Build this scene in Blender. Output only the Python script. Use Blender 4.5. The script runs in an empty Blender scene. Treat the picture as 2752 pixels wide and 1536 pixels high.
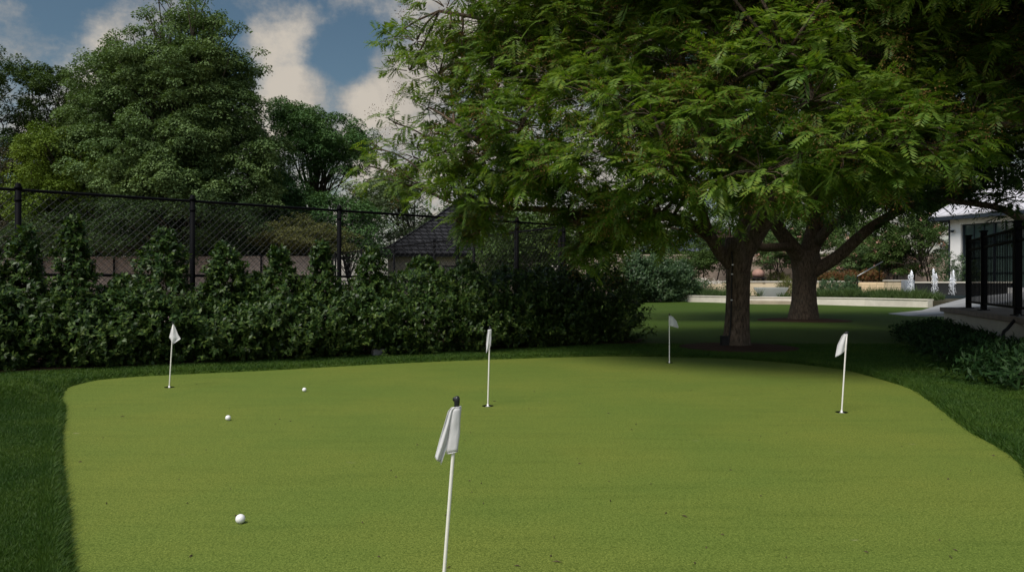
import bpy, bmesh, math, random
import numpy as np
from mathutils import Vector
R = math.radians
rng = np.random.default_rng(7)
random.seed(7)
scene = bpy.context.scene
col = scene.collection
F, HC, HZ, CX = 2064.0, 1.15, 760.0, 1376.0          # focal length (px), eye height (m), horizon row, centre column
def at(x, y, Y): return np.array(((x - CX) / F * Y, Y, HC + (HZ - y) / F * Y))
def gr(x, y):
    Y = F * HC / (y - HZ); return ((x - CX) / F * Y, Y)
def unit(a): return a / np.maximum(np.linalg.norm(a, axis=-1, keepdims=True), 1e-9)

# ------------------------------------------------------------------ materials
def mat(name, base, rough=0.7, spec=0.3, metal=0.0):
    m = bpy.data.materials.new(name); m.use_nodes = True
    b = m.node_tree.nodes['Principled BSDF']
    b.inputs['Base Color'].default_value = (*base, 1); b.inputs['Roughness'].default_value = rough
    b.inputs['Specular IOR Level'].default_value = spec; b.inputs['Metallic'].default_value = metal
    return m
class NT:
    def __init__(s, m): s.t = m.node_tree; s.b = s.t.nodes.get('Principled BSDF')
    def n(s, typ, **kw):
        o = s.t.nodes.new(typ)
        for k, v in kw.items():
            if k in o.inputs: o.inputs[k].default_value = v
            else: setattr(o, k, v)
        return o
    def l(s, a, b): s.t.links.new(a, b)
    def ramp(s, fac, stops):
        r = s.n('ShaderNodeValToRGB'); e = r.color_ramp.elements
        while len(e) < len(stops): e.new(0.5)
        for q, (p, c) in zip(e, stops): q.position = p; q.color = (*c, 1) if len(c) == 3 else c
        s.l(fac, r.inputs['Fac']); return r.outputs['Color']
    def noise(s, vec, scale, detail=3, rough=0.55):
        n = s.n('ShaderNodeTexNoise', Scale=scale, Detail=detail, Roughness=rough); s.l(vec, n.inputs['Vector']); return n.outputs['Fac']
    def obj(s): return s.n('ShaderNodeTexCoord').outputs['Object']
    def mapping(s, vec, scale=(1,1,1), rot=(0,0,0)):
        m = s.n('ShaderNodeMapping'); m.inputs['Scale'].default_value = scale; m.inputs['Rotation'].default_value = rot
        s.l(vec, m.inputs['Vector']); return m.outputs['Vector']
    def mix(s, fac, a, b, mode='MIX'):
        m = s.n('ShaderNodeMix', data_type='RGBA', blend_type=mode)
        for k, v in ((0, fac), (6, a), (7, b)):
            if isinstance(v, (int, float)): m.inputs[k].default_value = v
            elif isinstance(v, tuple): m.inputs[k].default_value = (*v, 1)
            else: s.l(v, m.inputs[k])
        return m.outputs[2]
    def math(s, op, a, b=0.0, c=0.0):
        m = s.n('ShaderNodeMath', operation=op)
        for k, v in enumerate((a, b, c)):
            if isinstance(v, (int, float)): m.inputs[k].default_value = v
            else: s.l(v, m.inputs[k])
        return m.outputs[0]
    def bump(s, h, strength=0.3, dist=0.01):
        b = s.n('ShaderNodeBump', Strength=strength, Distance=dist); s.l(h, b.inputs['Height']); s.l(b.outputs['Normal'], s.b.inputs['Normal'])
def rough_mat(name, c0, c1, scale, rough=0.8, spec=0.25, bump=0.3, dist=0.01, stretch=(1,1,1), detail=5, metal=0.0):
    m = mat(name, c0, rough, spec, metal); t = NT(m)
    v = t.mapping(t.obj(), stretch); f = t.noise(v, scale, detail, 0.6)
    big = t.noise(v, scale * 0.11, 3)
    c = t.ramp(f, [(0.3, c0), (0.7, c1)])
    dk = tuple(x * 0.72 for x in c0)
    t.l(t.mix(t.ramp(big, [(0.4, (0, 0, 0)), (0.75, (0.7,) * 3)]), c, dk), t.b.inputs['Base Color'])
    if bump: t.bump(f, bump, dist)
    return m
def leaf_mat(name, cols, rough=0.45, spec=0.4, trans=0.3, tcol=None, patch=0.35):
    """leaves: every leaf its own tint, whole sprays greener or yellower, some light passing through"""
    m = mat(name, cols[0], rough, spec); t = NT(m)
    g = t.n('ShaderNodeNewGeometry').outputs['Random Per Island']
    n = len(cols)
    c = t.ramp(g, [(i / max(n - 1, 1), q) for i, q in enumerate(cols)])
    f = t.noise(t.obj(), patch, 2)
    hs = t.n('ShaderNodeHueSaturation'); t.l(c, hs.inputs['Color'])
    t.l(t.math('MULTIPLY_ADD', f, 0.9, 0.55), hs.inputs['Value']); t.l(t.math('MULTIPLY_ADD', f, -0.06, 0.53), hs.inputs['Hue'])
    t.l(hs.outputs['Color'], t.b.inputs['Base Color'])
    tr = t.n('ShaderNodeBsdfTranslucent'); mx = t.n('ShaderNodeMixShader'); mx.inputs[0].default_value = trans
    tc = t.mix(1.0, hs.outputs['Color'], tcol or (1.25, 1.3, 0.6), 'MULTIPLY'); t.l(tc, tr.inputs['Color'])
    out = t.t.nodes['Material Output']
    t.l(t.b.outputs[0], mx.inputs[1]); t.l(tr.outputs[0], mx.inputs[2]); t.l(mx.outputs[0], out.inputs['Surface'])
    return m

# ------------------------------------------------------------------ objects
def wloc(o):
    p = np.zeros(3)
    while o is not None: p = p + np.array(o.location); o = o.parent
    return p
def tag(o, label=None, cat=None, group=None, kind=None):
    for k, v in (('label', label), ('category', cat), ('group', group), ('kind', kind)):
        if v: o[k] = v
    return o
def thing(name, loc, label, cat, group=None):
    o = bpy.data.objects.new(name, None); col.objects.link(o); o.location = loc; o.empty_display_size = 0.2
    return tag(o, label, cat, group)
def link_mesh(me, name, m, parent, loc=None):
    o = bpy.data.objects.new(name, me); col.objects.link(o)
    if m: me.materials.append(m)
    if parent is not None: o.parent = parent
    if loc is not None: o.location = loc
    return o
def np_mesh(name, V, Q, m, parent=None, smooth=False):
    V = np.asarray(V, np.float32)
    if parent is not None: V = V - wloc(parent).astype(np.float32)
    Q = np.asarray(Q, np.int32); k = Q.shape[1]
    me = bpy.data.meshes.new(name)
    me.vertices.add(len(V)); me.vertices.foreach_set('co', V.ravel())
    me.loops.add(Q.size); me.loops.foreach_set('vertex_index', Q.ravel())
    me.polygons.add(len(Q)); me.polygons.foreach_set('loop_start', np.arange(0, Q.size, k, dtype=np.int32))
    if smooth: me.polygons.foreach_set('use_smooth', np.ones(len(Q), bool))
    me.update(calc_edges=True); me.validate()
    return link_mesh(me, name, m, parent)
class MB:
    def __init__(s): s.v = []; s.f = []
    def add(s, V, Fs):
        o = len(s.v); s.v += [tuple(map(float, p)) for p in V]; s.f += [tuple(i + o for i in q) for q in Fs]; return s
    def box(s, c, size, rz=0.0):
        a, b, d = (q / 2 for q in size); C, S = math.cos(rz), math.sin(rz)
        V = [(c[0] + x * C - y * S, c[1] + x * S + y * C, c[2] + z) for x in (-a, a) for y in (-b, b) for z in (-d, d)]
        return s.add(V, [(0,1,3,2),(4,6,7,5),(0,4,5,1),(2,3,7,6),(0,2,6,4),(1,5,7,3)])
    def slab(s, p, q, w, z0, z1):
        """a wall from p to q (x, y), w thick"""
        d = np.array(q[:2], float) - np.array(p[:2], float); L = np.linalg.norm(d); c = (np.array(p[:2]) + np.array(q[:2])) / 2
        return s.box((c[0], c[1], (z0 + z1) / 2), (L, w, z1 - z0), math.atan2(d[1], d[0]))
    def prism(s, poly, z0, z1):
        n = len(poly)
        V = [(p[0], p[1], z0) for p in poly] + [(p[0], p[1], z1) for p in poly]
        return s.add(V, [tuple(range(n - 1, -1, -1)), tuple(range(n, 2 * n))] + [(i, (i + 1) % n, n + (i + 1) % n, n + i) for i in range(n)])
    def tube(s, pts, rad, sides=8, lump=0.0, cap=True, seed=0):
        P = np.asarray(pts, float); n = len(P); rad = np.broadcast_to(np.asarray(rad, float), (n,))
        T = unit(np.gradient(P, axis=0)); up = np.array((0, 0, 1.0)) if abs(T[0][2]) < 0.9 else np.array((0, 1.0, 0))
        A = unit(np.cross(T[0], up)); V = []
        ph = np.random.default_rng(seed).uniform(0, 6.28, 6)
        for i in range(n):
            A = unit(A - T[i] * np.dot(A, T[i])); B = np.cross(T[i], A)
            for k in range(sides):
                a = 2 * math.pi * k / sides
                q = rad[i] * (1 + lump * (math.sin(3 * a + ph[0] + i * 0.15) + 0.6 * math.sin(5 * a + ph[1] - i * 0.1) + 0.5 * math.sin(2 * a + ph[2] + i * 0.4)))
                V.append(P[i] + (A * math.cos(a) + B * math.sin(a)) * q)
        Fs = [(i * sides + k, i * sides + (k + 1) % sides, (i + 1) * sides + (k + 1) % sides, (i + 1) * sides + k) for i in range(n - 1) for k in range(sides)]
        if cap: Fs += [tuple(range(sides - 1, -1, -1)), tuple(range((n - 1) * sides, n * sides))]
        return s.add(V, Fs)
    def lathe(s, c, prof, sides=24):
        V = [(c[0] + r * math.cos(2 * math.pi * k / sides), c[1] + r * math.sin(2 * math.pi * k / sides), c[2] + z) for r, z in prof for k in range(sides)]
        n = len(prof)
        Fs = [(i * sides + k, i * sides + (k + 1) % sides, (i + 1) * sides + (k + 1) % sides, (i + 1) * sides + k) for i in range(n - 1) for k in range(sides)]
        return s.add(V, Fs + [tuple(range(sides - 1, -1, -1)), tuple(range((n - 1) * sides, n * sides))])
    def build(s, name, m, parent=None, smooth=False, bevel=0.0, origin=None):
        V = np.array(s.v)
        if parent is not None: V = V - wloc(parent)
        if origin is not None: V = V - np.array(origin)
        me = bpy.data.meshes.new(name); me.from_pydata(V.tolist(), [], s.f)
        if smooth: me.polygons.foreach_set('use_smooth', np.ones(len(me.polygons), bool))
        me.update()
        o = link_mesh(me, name, m, parent, origin)
        if bevel:
            b = o.modifiers.new('Bevel', 'BEVEL'); b.width = bevel; b.segments = 2; b.limit_method = 'ANGLE'
        return o
def copy_tree(o, parent=None):
    c = o.copy(); col.objects.link(c)
    if parent is not None: c.parent = parent
    for ch in list(o.children): copy_tree(ch, c)
    return c

# ------------------------------------------------------------------ foliage builders
def leaves(P, D, N, L, W):
    """one pointed, lightly creased leaf per row: two triangles' worth of quad"""
    S = unit(np.cross(D, N)); L = L[:, None]; W = W[:, None]; up = unit(np.cross(S, D))
    V = np.stack([P, P + D * L * 0.45 + S * W * 0.5 + up * W * 0.12, P + D * L - up * L * 0.08, P + D * L * 0.45 - S * W * 0.5 + up * W * 0.12], 1)
    return V.reshape(-1, 3)
def quads(n): return np.arange(n * 4, dtype=np.int32).reshape(-1, 4)
def rdir(n, g=None):
    g = g or rng; return unit(g.normal(size=(n, 3)))
def fronds(P, D, L, pairs=8, droop=0.35):
    """pinnate leaves: arching stalk with leaflet pairs along it"""
    n = len(P); up = np.array((0, 0, 1.0)); S = unit(np.cross(D, up) + rng.normal(size=(n, 3)) * 0.15); out = []
    dr = droop * rng.uniform(0.5, 1.5, n)
    for k in range(pairs):
        t = 0.18 + 0.82 * k / (pairs - 1)
        C = P + D * (L * t)[:, None] - up * (L * dr * t * t)[:, None]
        T = unit(D - up * (2 * dr * t)[:, None])
        ll = L * (0.34 if t < 0.85 else 0.28) * (0.75 + 0.5 * math.sin(math.pi * min(t, 0.9)))
        for sg in (-1, 1):
            d = unit(S * sg * 0.8 + T * 0.62 - up * 0.22 + rng.normal(size=(n, 3)) * 0.07)
            nn = unit(np.cross(T, S)); out.append(leaves(C, d, nn + S * sg * 0.25, ll, ll * 0.235))
    return np.concatenate(out)
def stalks(P, D, L, r=0.0025):
    a = np.stack([P, P + D * L[:, None]], 1); return a
def ell_points(c, r, n, lo=0.5, upbias=0.15, g=None):
    g = g or rng; d = rdir(n, g); d[:, 2] += upbias; d = unit(d)
    u = g.uniform(lo ** 3, 1, n) ** (1 / 3)
    return np.asarray(c) + d * u[:, None] * np.asarray(r), d
def bend(p, q, k=6, sag=0.12, g=None):
    g = g or rng; p = np.asarray(p, float); q = np.asarray(q, float); t = np.linspace(0, 1, k)[:, None]
    w = g.normal(size=3) * sag * np.linalg.norm(q - p) * 0.5; w[2] = abs(w[2]) + 0.1 * np.linalg.norm(q - p) * sag
    return p + (q - p) * t + w * (np.sin(t * math.pi))
# ------------------------------------------------------------------ light, sky, camera
SUN = unit(np.array((-0.52, -0.60, 1.15)))
sun = bpy.data.lights.new('sun', 'SUN'); sun.energy = 1.7; sun.angle = R(28); sun.color = (1, 0.95, 0.87)
so = bpy.data.objects.new('sun', sun); col.objects.link(so)
so.rotation_euler = Vector(-SUN).to_track_quat('-Z', 'Y').to_euler(); so.location = (-10, -8, 20)
w = bpy.data.worlds.new('World'); scene.world = w; w.use_nodes = True
t = NT(w); bg = w.node_tree.nodes['Background']
sky = t.n('ShaderNodeTexSky', sky_type='NISHITA'); sky.sun_disc = False
sky.sun_elevation = math.asin(SUN[2]); sky.sun_rotation = math.atan2(SUN[0], SUN[1]) % (2 * math.pi)
sky.air_density = 1.0; sky.dust_density = 0.6; sky.ozone_density = 2.0
dirv = t.n('ShaderNodeTexCoord').outputs['Generated']
sep = t.n('ShaderNodeSeparateXYZ'); t.l(dirv, sep.inputs[0])
den = t.math('ADD', t.math('MAXIMUM', sep.outputs[2], 0.0), 0.28)
cmb = t.n('ShaderNodeCombineXYZ'); t.l(t.math('DIVIDE', sep.outputs[0], den), cmb.inputs[0]); t.l(t.math('DIVIDE', sep.outputs[1], den), cmb.inputs[1])
n1 = t.noise(cmb.outputs[0], 4.2, 10, 0.6); n2 = t.noise(dirv, 11.0, 9, 0.66)
dens = t.math('MULTIPLY_ADD', n1, 0.72, t.math('MULTIPLY', n2, 0.9))
def cloud_bank(x, y, rad, amt):
    """a heap of cloud standing in one direction of the sky"""
    global dens
    d = unit(np.array(((x - CX) / F, 1.0, (HZ - y) / F)))
    vm = t.n('ShaderNodeVectorMath', operation='DISTANCE'); t.l(dirv, vm.inputs[0]); vm.inputs[1].default_value = tuple(d)
    mr = t.n('ShaderNodeMapRange', interpolation_type='SMOOTHERSTEP'); t.l(vm.outputs['Value'], mr.inputs['Value'])
    mr.inputs['From Min'].default_value = 0; mr.inputs['From Max'].default_value = rad; mr.inputs['To Min'].default_value = amt; mr.inputs['To Max'].default_value = 0
    dens = t.math('ADD', dens, mr.outputs[0])
for b in ((310, 95, .05, .16), (360, 130, .06, .12), (230, 185, .07, .15), (50, 25, .06, .05), (720, 100, .05, .12), (760, 180, .07, .17), (860, 270, .09, .13), (1030, 230, .075, .18), (1090, 270, .1, .18),
          (820, 60, .04, .10), (1250, 80, .16, .12), (720, 300, .09, .18), (1500, 150, .3, .14), (960, 10, .05, .1),
          (200, 50, .08, -.14), (930, 130, .085, -.2), (560, 160, .09, -.1), (640, 40, .06, -.10), (930, 205, .05, -.12), (130, 120, .05, -.08), (660, 200, .05, -.06)):
    cloud_bank(*b)
dens = t.math('ADD', dens, t.math('MULTIPLY', t.math('SUBTRACT', 0.30, t.math('MINIMUM', sep.outputs[2], 0.30)), 0.95))   # thicker towards the horizon
mask = t.n('ShaderNodeMapRange', interpolation_type='SMOOTHSTEP'); t.l(dens, mask.inputs['Value'])
mask.inputs['From Min'].default_value = 0.71; mask.inputs['From Max'].default_value = 1.13
n3 = t.noise(dirv, 6.0, 9, 0.62)
lum = t.ramp(t.math('MULTIPLY_ADD', n3, 1.1, t.math('MULTIPLY', dens, 0.28)), [(0.52, (2.1, 2.25, 2.6)), (0.74, (3.7, 3.6, 3.65)), (0.92, (5.4, 5.1, 4.9))])
sk = t.mix(1.0, sky.outputs[0], (0.55, 0.62, 0.62), 'MULTIPLY')
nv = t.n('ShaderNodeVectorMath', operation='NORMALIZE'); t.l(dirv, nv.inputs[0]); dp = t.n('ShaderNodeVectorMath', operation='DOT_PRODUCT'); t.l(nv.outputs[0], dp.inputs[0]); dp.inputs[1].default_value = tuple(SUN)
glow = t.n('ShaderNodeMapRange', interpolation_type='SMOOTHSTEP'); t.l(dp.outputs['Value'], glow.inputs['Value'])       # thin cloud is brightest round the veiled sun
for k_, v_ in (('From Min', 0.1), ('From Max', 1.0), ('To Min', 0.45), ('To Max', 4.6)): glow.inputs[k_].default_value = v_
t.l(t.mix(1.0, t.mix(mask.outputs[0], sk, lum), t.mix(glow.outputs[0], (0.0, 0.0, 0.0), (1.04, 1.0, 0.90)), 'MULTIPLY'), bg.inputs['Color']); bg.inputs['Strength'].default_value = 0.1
cam = bpy.data.cameras.new('camera'); co = bpy.data.objects.new('camera', cam); col.objects.link(co)
co.location = (0, 0, HC); co.rotation_euler = (R(90), 0, 0); cam.lens = 36 * F / 2752; cam.sensor_width = 36
cam.shift_y = (HZ - 768) / 2752; cam.clip_end = 2000; cam.clip_start = 0.05; scene.camera = co
vs = scene.view_settings; vs.view_transform = 'Standard'; vs.look = 'None'; vs.exposure = 1.2; vs.gamma = 1.0
scene.display_settings.display_device = 'sRGB'
cy = scene.cycles; cy.max_bounces = 6; cy.diffuse_bounces = 3; cy.glossy_bounces = 3; cy.transmission_bounces = 5; cy.transparent_max_bounces = 6
cy.caustics_reflective = False; cy.caustics_refractive = False

# ------------------------------------------------------------------ the putting green's outline
GREEN_PX = [(176,1400),(166,1290),(160,1200),(168,1130),(171,1090),(163,1072),(172,1050),(190,1038),(235,1026),(278,1019),(382,1011),(521,1004),(700,996),(880,986),(1050,977),(1230,969),(1400,963),
            (1540,959),(1650,957),(1800,958.5),(1950,963),(2100,973),(2190,983),(2267,993),(2343,1012),(2441,1042),(2500,1077),(2569,1131),(2622,1168),(2691,1206),(2752,1253),(2830,1330)]
GP = [(-0.6, 0.9), (-1.3, 2.35)] + [gr(185, 1536)] + [gr(*p) for p in GREEN_PX] + [(2.95, 2.6), (2.9, 0.9)]
def catmull(P, k=8, closed=True):
    P = np.array(P, float); n = len(P); out = []
    for i in range(n):
        a, b, c, d = P[i - 1], P[i], P[(i + 1) % n], P[(i + 2) % n]
        for j in range(k):
            u = j / k; out.append(0.5 * ((2 * b) + (c - a) * u + (2 * a - 5 * b + 4 * c - d) * u ** 2 + (3 * b - a - 3 * c + d) * u ** 3))
    return np.array(out)
GREEN = catmull(GP, 6); nrm = np.random.default_rng(3)
def poly_sd(X, Y, P):
    """signed distance to a polygon, negative inside"""
    A = P; B = np.roll(P, -1, 0); out = np.empty(len(X)); 
    for s in range(0, len(X), 20000):
        x = X[s:s+20000, None]; y = Y[s:s+20000, None]
        e = B - A; t_ = np.clip(((x - A[:, 0]) * e[:, 0] + (y - A[:, 1]) * e[:, 1]) / np.maximum((e ** 2).sum(1), 1e-12), 0, 1)
        d = np.sqrt(((x - A[:, 0] - t_ * e[:, 0]) ** 2 + (y - A[:, 1] - t_ * e[:, 1]) ** 2).min(1))
        cr = ((A[:, 1] > y) != (B[:, 1] > y)) & (x < (B[:, 0] - A[:, 0]) * (y - A[:, 1]) / np.where(B[:, 1] == A[:, 1], 1e-12, B[:, 1] - A[:, 1]) + A[:, 0])
        out[s:s+20000] = np.where(cr.sum(1) % 2 == 1, -d, d)
    return out
def mound(x, y):
    return 0.17 * np.exp(-(((x + 4.9) / 0.5) ** 2)) * np.exp(-(((y - 7.4) / 1.1) ** 2)) \
         + 0.02 * np.sin(x * 0.9 + 1) * np.sin(y * 0.7) * np.clip((y - 13) / 6, 0, 1) + 0.03 * np.exp(-((x - 5.6) ** 2 + (y - 9.0) ** 2) / 1.4)

# ------------------------------------------------------------------ ground
m_earth = rough_mat('bare_earth', (0.06, 0.05, 0.03), (0.10, 0.085, 0.05), 3.0)
MB().add([(-400, -60, -0.16), (400, -60, -0.16), (400, 700, -0.16), (-400, 700, -0.16)], [(0, 1, 2, 3)]).build('ground', m_earth)['kind'] = 'structure'

m_lawn = mat('lawn_turf', (0.03, 0.07, 0.012), 0.9, 0.15); q = NT(m_lawn); ov = q.obj()
fine = q.noise(ov, 170, 3, 0.7); mid = q.noise(ov, 7, 5); bigf = q.noise(q.mapping(ov, (0.4, 1.3, 1)), 0.9, 4)
c = q.ramp(fine, [(0.32, (0.018, 0.040, 0.004)), (0.7, (0.062, 0.108, 0.010))])
c = q.mix(q.ramp(mid, [(0.4, (0, 0, 0)), (0.72, (0.5,) * 3)]), c, (0.036, 0.062, 0.006))
c = q.mix(q.ramp(bigf, [(0.45, (0, 0, 0)), (0.75, (0.45,) * 3)]), c, (0.066, 0.088, 0.010)); q.l(c, q.b.inputs['Base Color']); q.bump(fine, 0.6, 0.02)
xs = np.concatenate([np.arange(-14, -7.2, 0.4), np.arange(-7.2, 8.0, 0.13), np.arange(8.0, 50, 0.8)])
ys = np.concatenate([np.arange(0.2, 16, 0.12), np.arange(16, 30, 0.4), np.arange(30, 64, 1.0)])
XX, YY = np.meshgrid(xs, ys); sd = poly_sd(XX.ravel(), YY.ravel(), GREEN).reshape(XX.shape)
ZZ = mound(XX, YY) * np.clip(sd / 0.3, 0, 1) - 0.006 + 0.042 * np.clip(sd / 0.05, 0, 1) - np.clip(-sd / 0.25, 0, 1) * 0.13
nx, ny = len(xs), len(ys); I = np.arange(nx * ny).reshape(ny, nx)
lawn = np_mesh('lawn', np.stack([XX, YY, ZZ], -1).reshape(-1, 3), np.stack([I[:-1, :-1], I[:-1, 1:], I[1:, 1:], I[1:, :-1]], -1).reshape(-1, 4), m_lawn, smooth=True)
lawn['kind'] = 'structure'

FLAGS = {'near': (1189, 1598), 'middle': (1311, 1090), 'left': (455, 1040), 'far': (1799, 974), 'right': (2262, 1107)}
HOLES = {k: gr(*v) for k, v in FLAGS.items()}
cu = bpy.data.curves.new('putting_green', 'CURVE'); cu.dimensions = '2D'; cu.fill_mode = 'BOTH'
def spline(P):
    s = cu.splines.new('POLY'); s.points.add(len(P) - 1); s.use_cyclic_u = True
    for a, p in zip(s.points, P): a.co = (p[0], p[1], 0, 1)
spline(GREEN)
for hx, hy in HOLES.values(): spline([(hx + 0.054 * math.cos(a), hy + 0.054 * math.sin(a)) for a in np.linspace(0, 2 * math.pi, 32, endpoint=False)])
tmp = bpy.data.objects.new('putting_green', cu); col.objects.link(tmp)
me = bpy.data.meshes.new_from_object(tmp.evaluated_get(bpy.context.evaluated_depsgraph_get())); bpy.data.objects.remove(tmp)
m_green = mat('putting_turf', (0.17, 0.2, 0.05), 0.9, 0.12); q = NT(m_green); ov = q.obj()
f1 = q.noise(ov, 230, 2, 0.7); f2 = q.noise(ov, 75, 3, 0.65); pt = q.noise(ov, 0.55, 4, 0.6); st = q.noise(q.mapping(ov, (0.6, 5.0, 1), (0, 0, 0.12)), 1.6, 5, 0.65)
vor = q.n('ShaderNodeTexVoronoi', Scale=150.0); q.l(ov, vor.inputs['Vector'])
spk = q.math('MULTIPLY_ADD', f1, 0.55, q.math('MULTIPLY_ADD', f2, 0.45, q.math('MULTIPLY', vor.outputs['Distance'], -0.28)))
c = q.ramp(spk, [(0.23, (0.056, 0.084, 0.011)), (0.40, (0.117, 0.160, 0.027)), (0.60, (0.214, 0.262, 0.056))])
c = q.mix(q.ramp(pt, [(0.40, (0, 0, 0)), (0.66, (0.85,) * 3)]), c, q.mix(1.0, c, (1.28, 1.1, 1.1), 'MULTIPLY'))
c = q.mix(q.ramp(st, [(0.50, (0, 0, 0)), (0.72, (0.8,) * 3)]), c, q.mix(1.0, c, (0.8, 0.84, 0.8), 'MULTIPLY'))
sc_ = q.noise(q.mapping(ov, (1, 2.2, 1), (0, 0, 0.4)), 5.5, 3, 0.5)
c = q.mix(q.ramp(sc_, [(0.735, (0, 0, 0)), (0.80, (0.40,) * 3)]), c, (0.36, 0.32, 0.22))
q.l(c, q.b.inputs['Base Color']); q.bump(spk, 0.55, 0.006)
green = link_mesh(me, 'putting_green', m_green, None); green.location.z = 0.0; green['kind'] = 'structure'

# fringe turf: upright blades, thick near the camera and along the lip of the green
M_RING = [((3.9, 13.25), 1.0), ((8.7, 22.9), 1.32)]
g = np.random.default_rng(11)
def blades(n, ysamp, xl, xr, near):
    Y = ysamp(n); X = g.uniform(0, 1, n); lo = np.maximum(xl, -0.70 * Y - 0.3); hi = np.minimum(xr, 0.70 * Y + 0.3); X = lo + (hi - lo) * X
    s = poly_sd(X, Y, GREEN); k = (s > -0.014 * g.uniform(0, 1, n) ** 2) & (s < near); 
    for (cx_, cy_), r in M_RING: k &= (X - cx_) ** 2 + (Y - cy_) ** 2 > (r * 1.0) ** 2
    return X[k], Y[k]
parts = []
parts.append(blades(520000, lambda n: 2.6 + 4.6 * g.uniform(0, 1, n) ** 1.2, -5.5, -1.2, 9))
parts.append(blades(230000, lambda n: g.uniform(3.6, 9.0, n), 1.8, 6.6, 9))
parts.append(blades(380000, lambda n: g.uniform(6.5, 14.0, n), -6.8, 7.0, 9))
parts.append(blades(500000, lambda n: g.uniform(3.0, 12.4, n), -6.0, 7.0, 0.10))
X = np.concatenate([p[0] for p in parts]); Y = np.concatenate([p[1] for p in parts])
hx = 0.544; k = Y < (14.2 + (X - 2.15) * hx) * (X < 2.3) + 99 * (X >= 2.3); X, Y = X[k], Y[k]
n = len(X); sdb = poly_sd(X, Y, GREEN); Z = mound(X, Y) * np.clip(sdb / 0.3, 0, 1) - 0.008 + 0.042 * np.clip(sdb / 0.05, 0, 1); h = g.uniform(0.018, 0.032, n) * np.where(sdb < 0.1, 1.35, 1.0); wd = g.uniform(0.0035, 0.0055, n) * (1 + Y / 11)
a = g.uniform(0, math.pi, n); ln = g.normal(size=(n, 2)) * np.where(sdb < 0.06, 0.024, 0.014)[:, None]
B = np.stack([X, Y, Z], 1); S = np.stack([np.cos(a) * wd / 2, np.sin(a) * wd / 2, 0 * a], 1)
V = np.stack([B - S, B + S, B + np.stack([ln[:, 0], ln[:, 1], h], 1)], 1).reshape(-1, 3)
m_blade = leaf_mat('turf_blade', [(0.020, 0.050, 0.004), (0.032, 0.074, 0.007), (0.046, 0.098, 0.009), (0.066, 0.112, 0.014)], 0.6, 0.25, 0.25, patch=1.3)
grass = np_mesh('grass', V, np.arange(n * 3, dtype=np.int32).reshape(-1, 3), m_blade)
tag(grass, 'dark green fringe turf bordering the paler putting green', 'grass', kind='stuff')

# ------------------------------------------------------------------ putting flags, cups, balls
m_white = mat('white_fibreglass', (0.74, 0.70, 0.64), 0.42, 0.4); m_cloth = mat('white_nylon', (0.74, 0.72, 0.725), 0.75, 0.2)
q = NT(m_cloth); wv = q.noise(q.mapping(q.obj(), (1, 1, 0.35), (0, 0.25, 0)), 60, 4, 0.55); q.bump(wv, 0.55, 0.006)
tb = q.n('ShaderNodeBsdfTranslucent'); tb.inputs[0].default_value = (0.8, 0.78, 0.78, 1); mx = q.n('ShaderNodeMixShader'); mx.inputs[0].default_value = 0.3
q.l(q.b.outputs[0], mx.inputs[1]); q.l(tb.outputs[0], mx.inputs[2]); q.l(mx.outputs[0], q.t.nodes['Material Output'].inputs['Surface'])
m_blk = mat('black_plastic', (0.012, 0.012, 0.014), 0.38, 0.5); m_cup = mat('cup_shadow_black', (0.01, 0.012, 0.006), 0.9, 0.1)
m_cupw = mat('white_plastic', (0.72, 0.70, 0.68), 0.5)
def cloth(top, left, right, wave=0.008, freq=2.2, rows=26, cols=14, ph=0.0, twist=0.0):
    """a hanging sheet between two edge curves, listed as (x, z) from the top; folds run down it"""
    def interp(P, n):
        P = np.array(P, float); d = np.concatenate([[0], np.cumsum(np.linalg.norm(np.diff(P, axis=0), axis=1))]); u = np.linspace(0, d[-1], n)
        return np.stack([np.interp(u, d, P[:, 0]), np.interp(u, d, P[:, 1])], 1)
    Lp, Rp = interp(left, rows), interp(right, rows); V = []
    for i in range(rows):
        for j in range(cols):
            s = j / (cols - 1); p = Lp[i] * (1 - s) + Rp[i] * s; v = i / (rows - 1)
            V.append((p[0], (wave * math.sin(freq * 2 * math.pi * s + ph + v * 1.5) + twist * (s - 0.5)) * min(1, v * 2 + 0.25), p[1]))
    Fs = [(i * cols + j, i * cols + j + 1, (i + 1) * cols + j + 1, (i + 1) * cols + j) for i in range(rows - 1) for j in range(cols - 1)]
    return V, Fs
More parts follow.
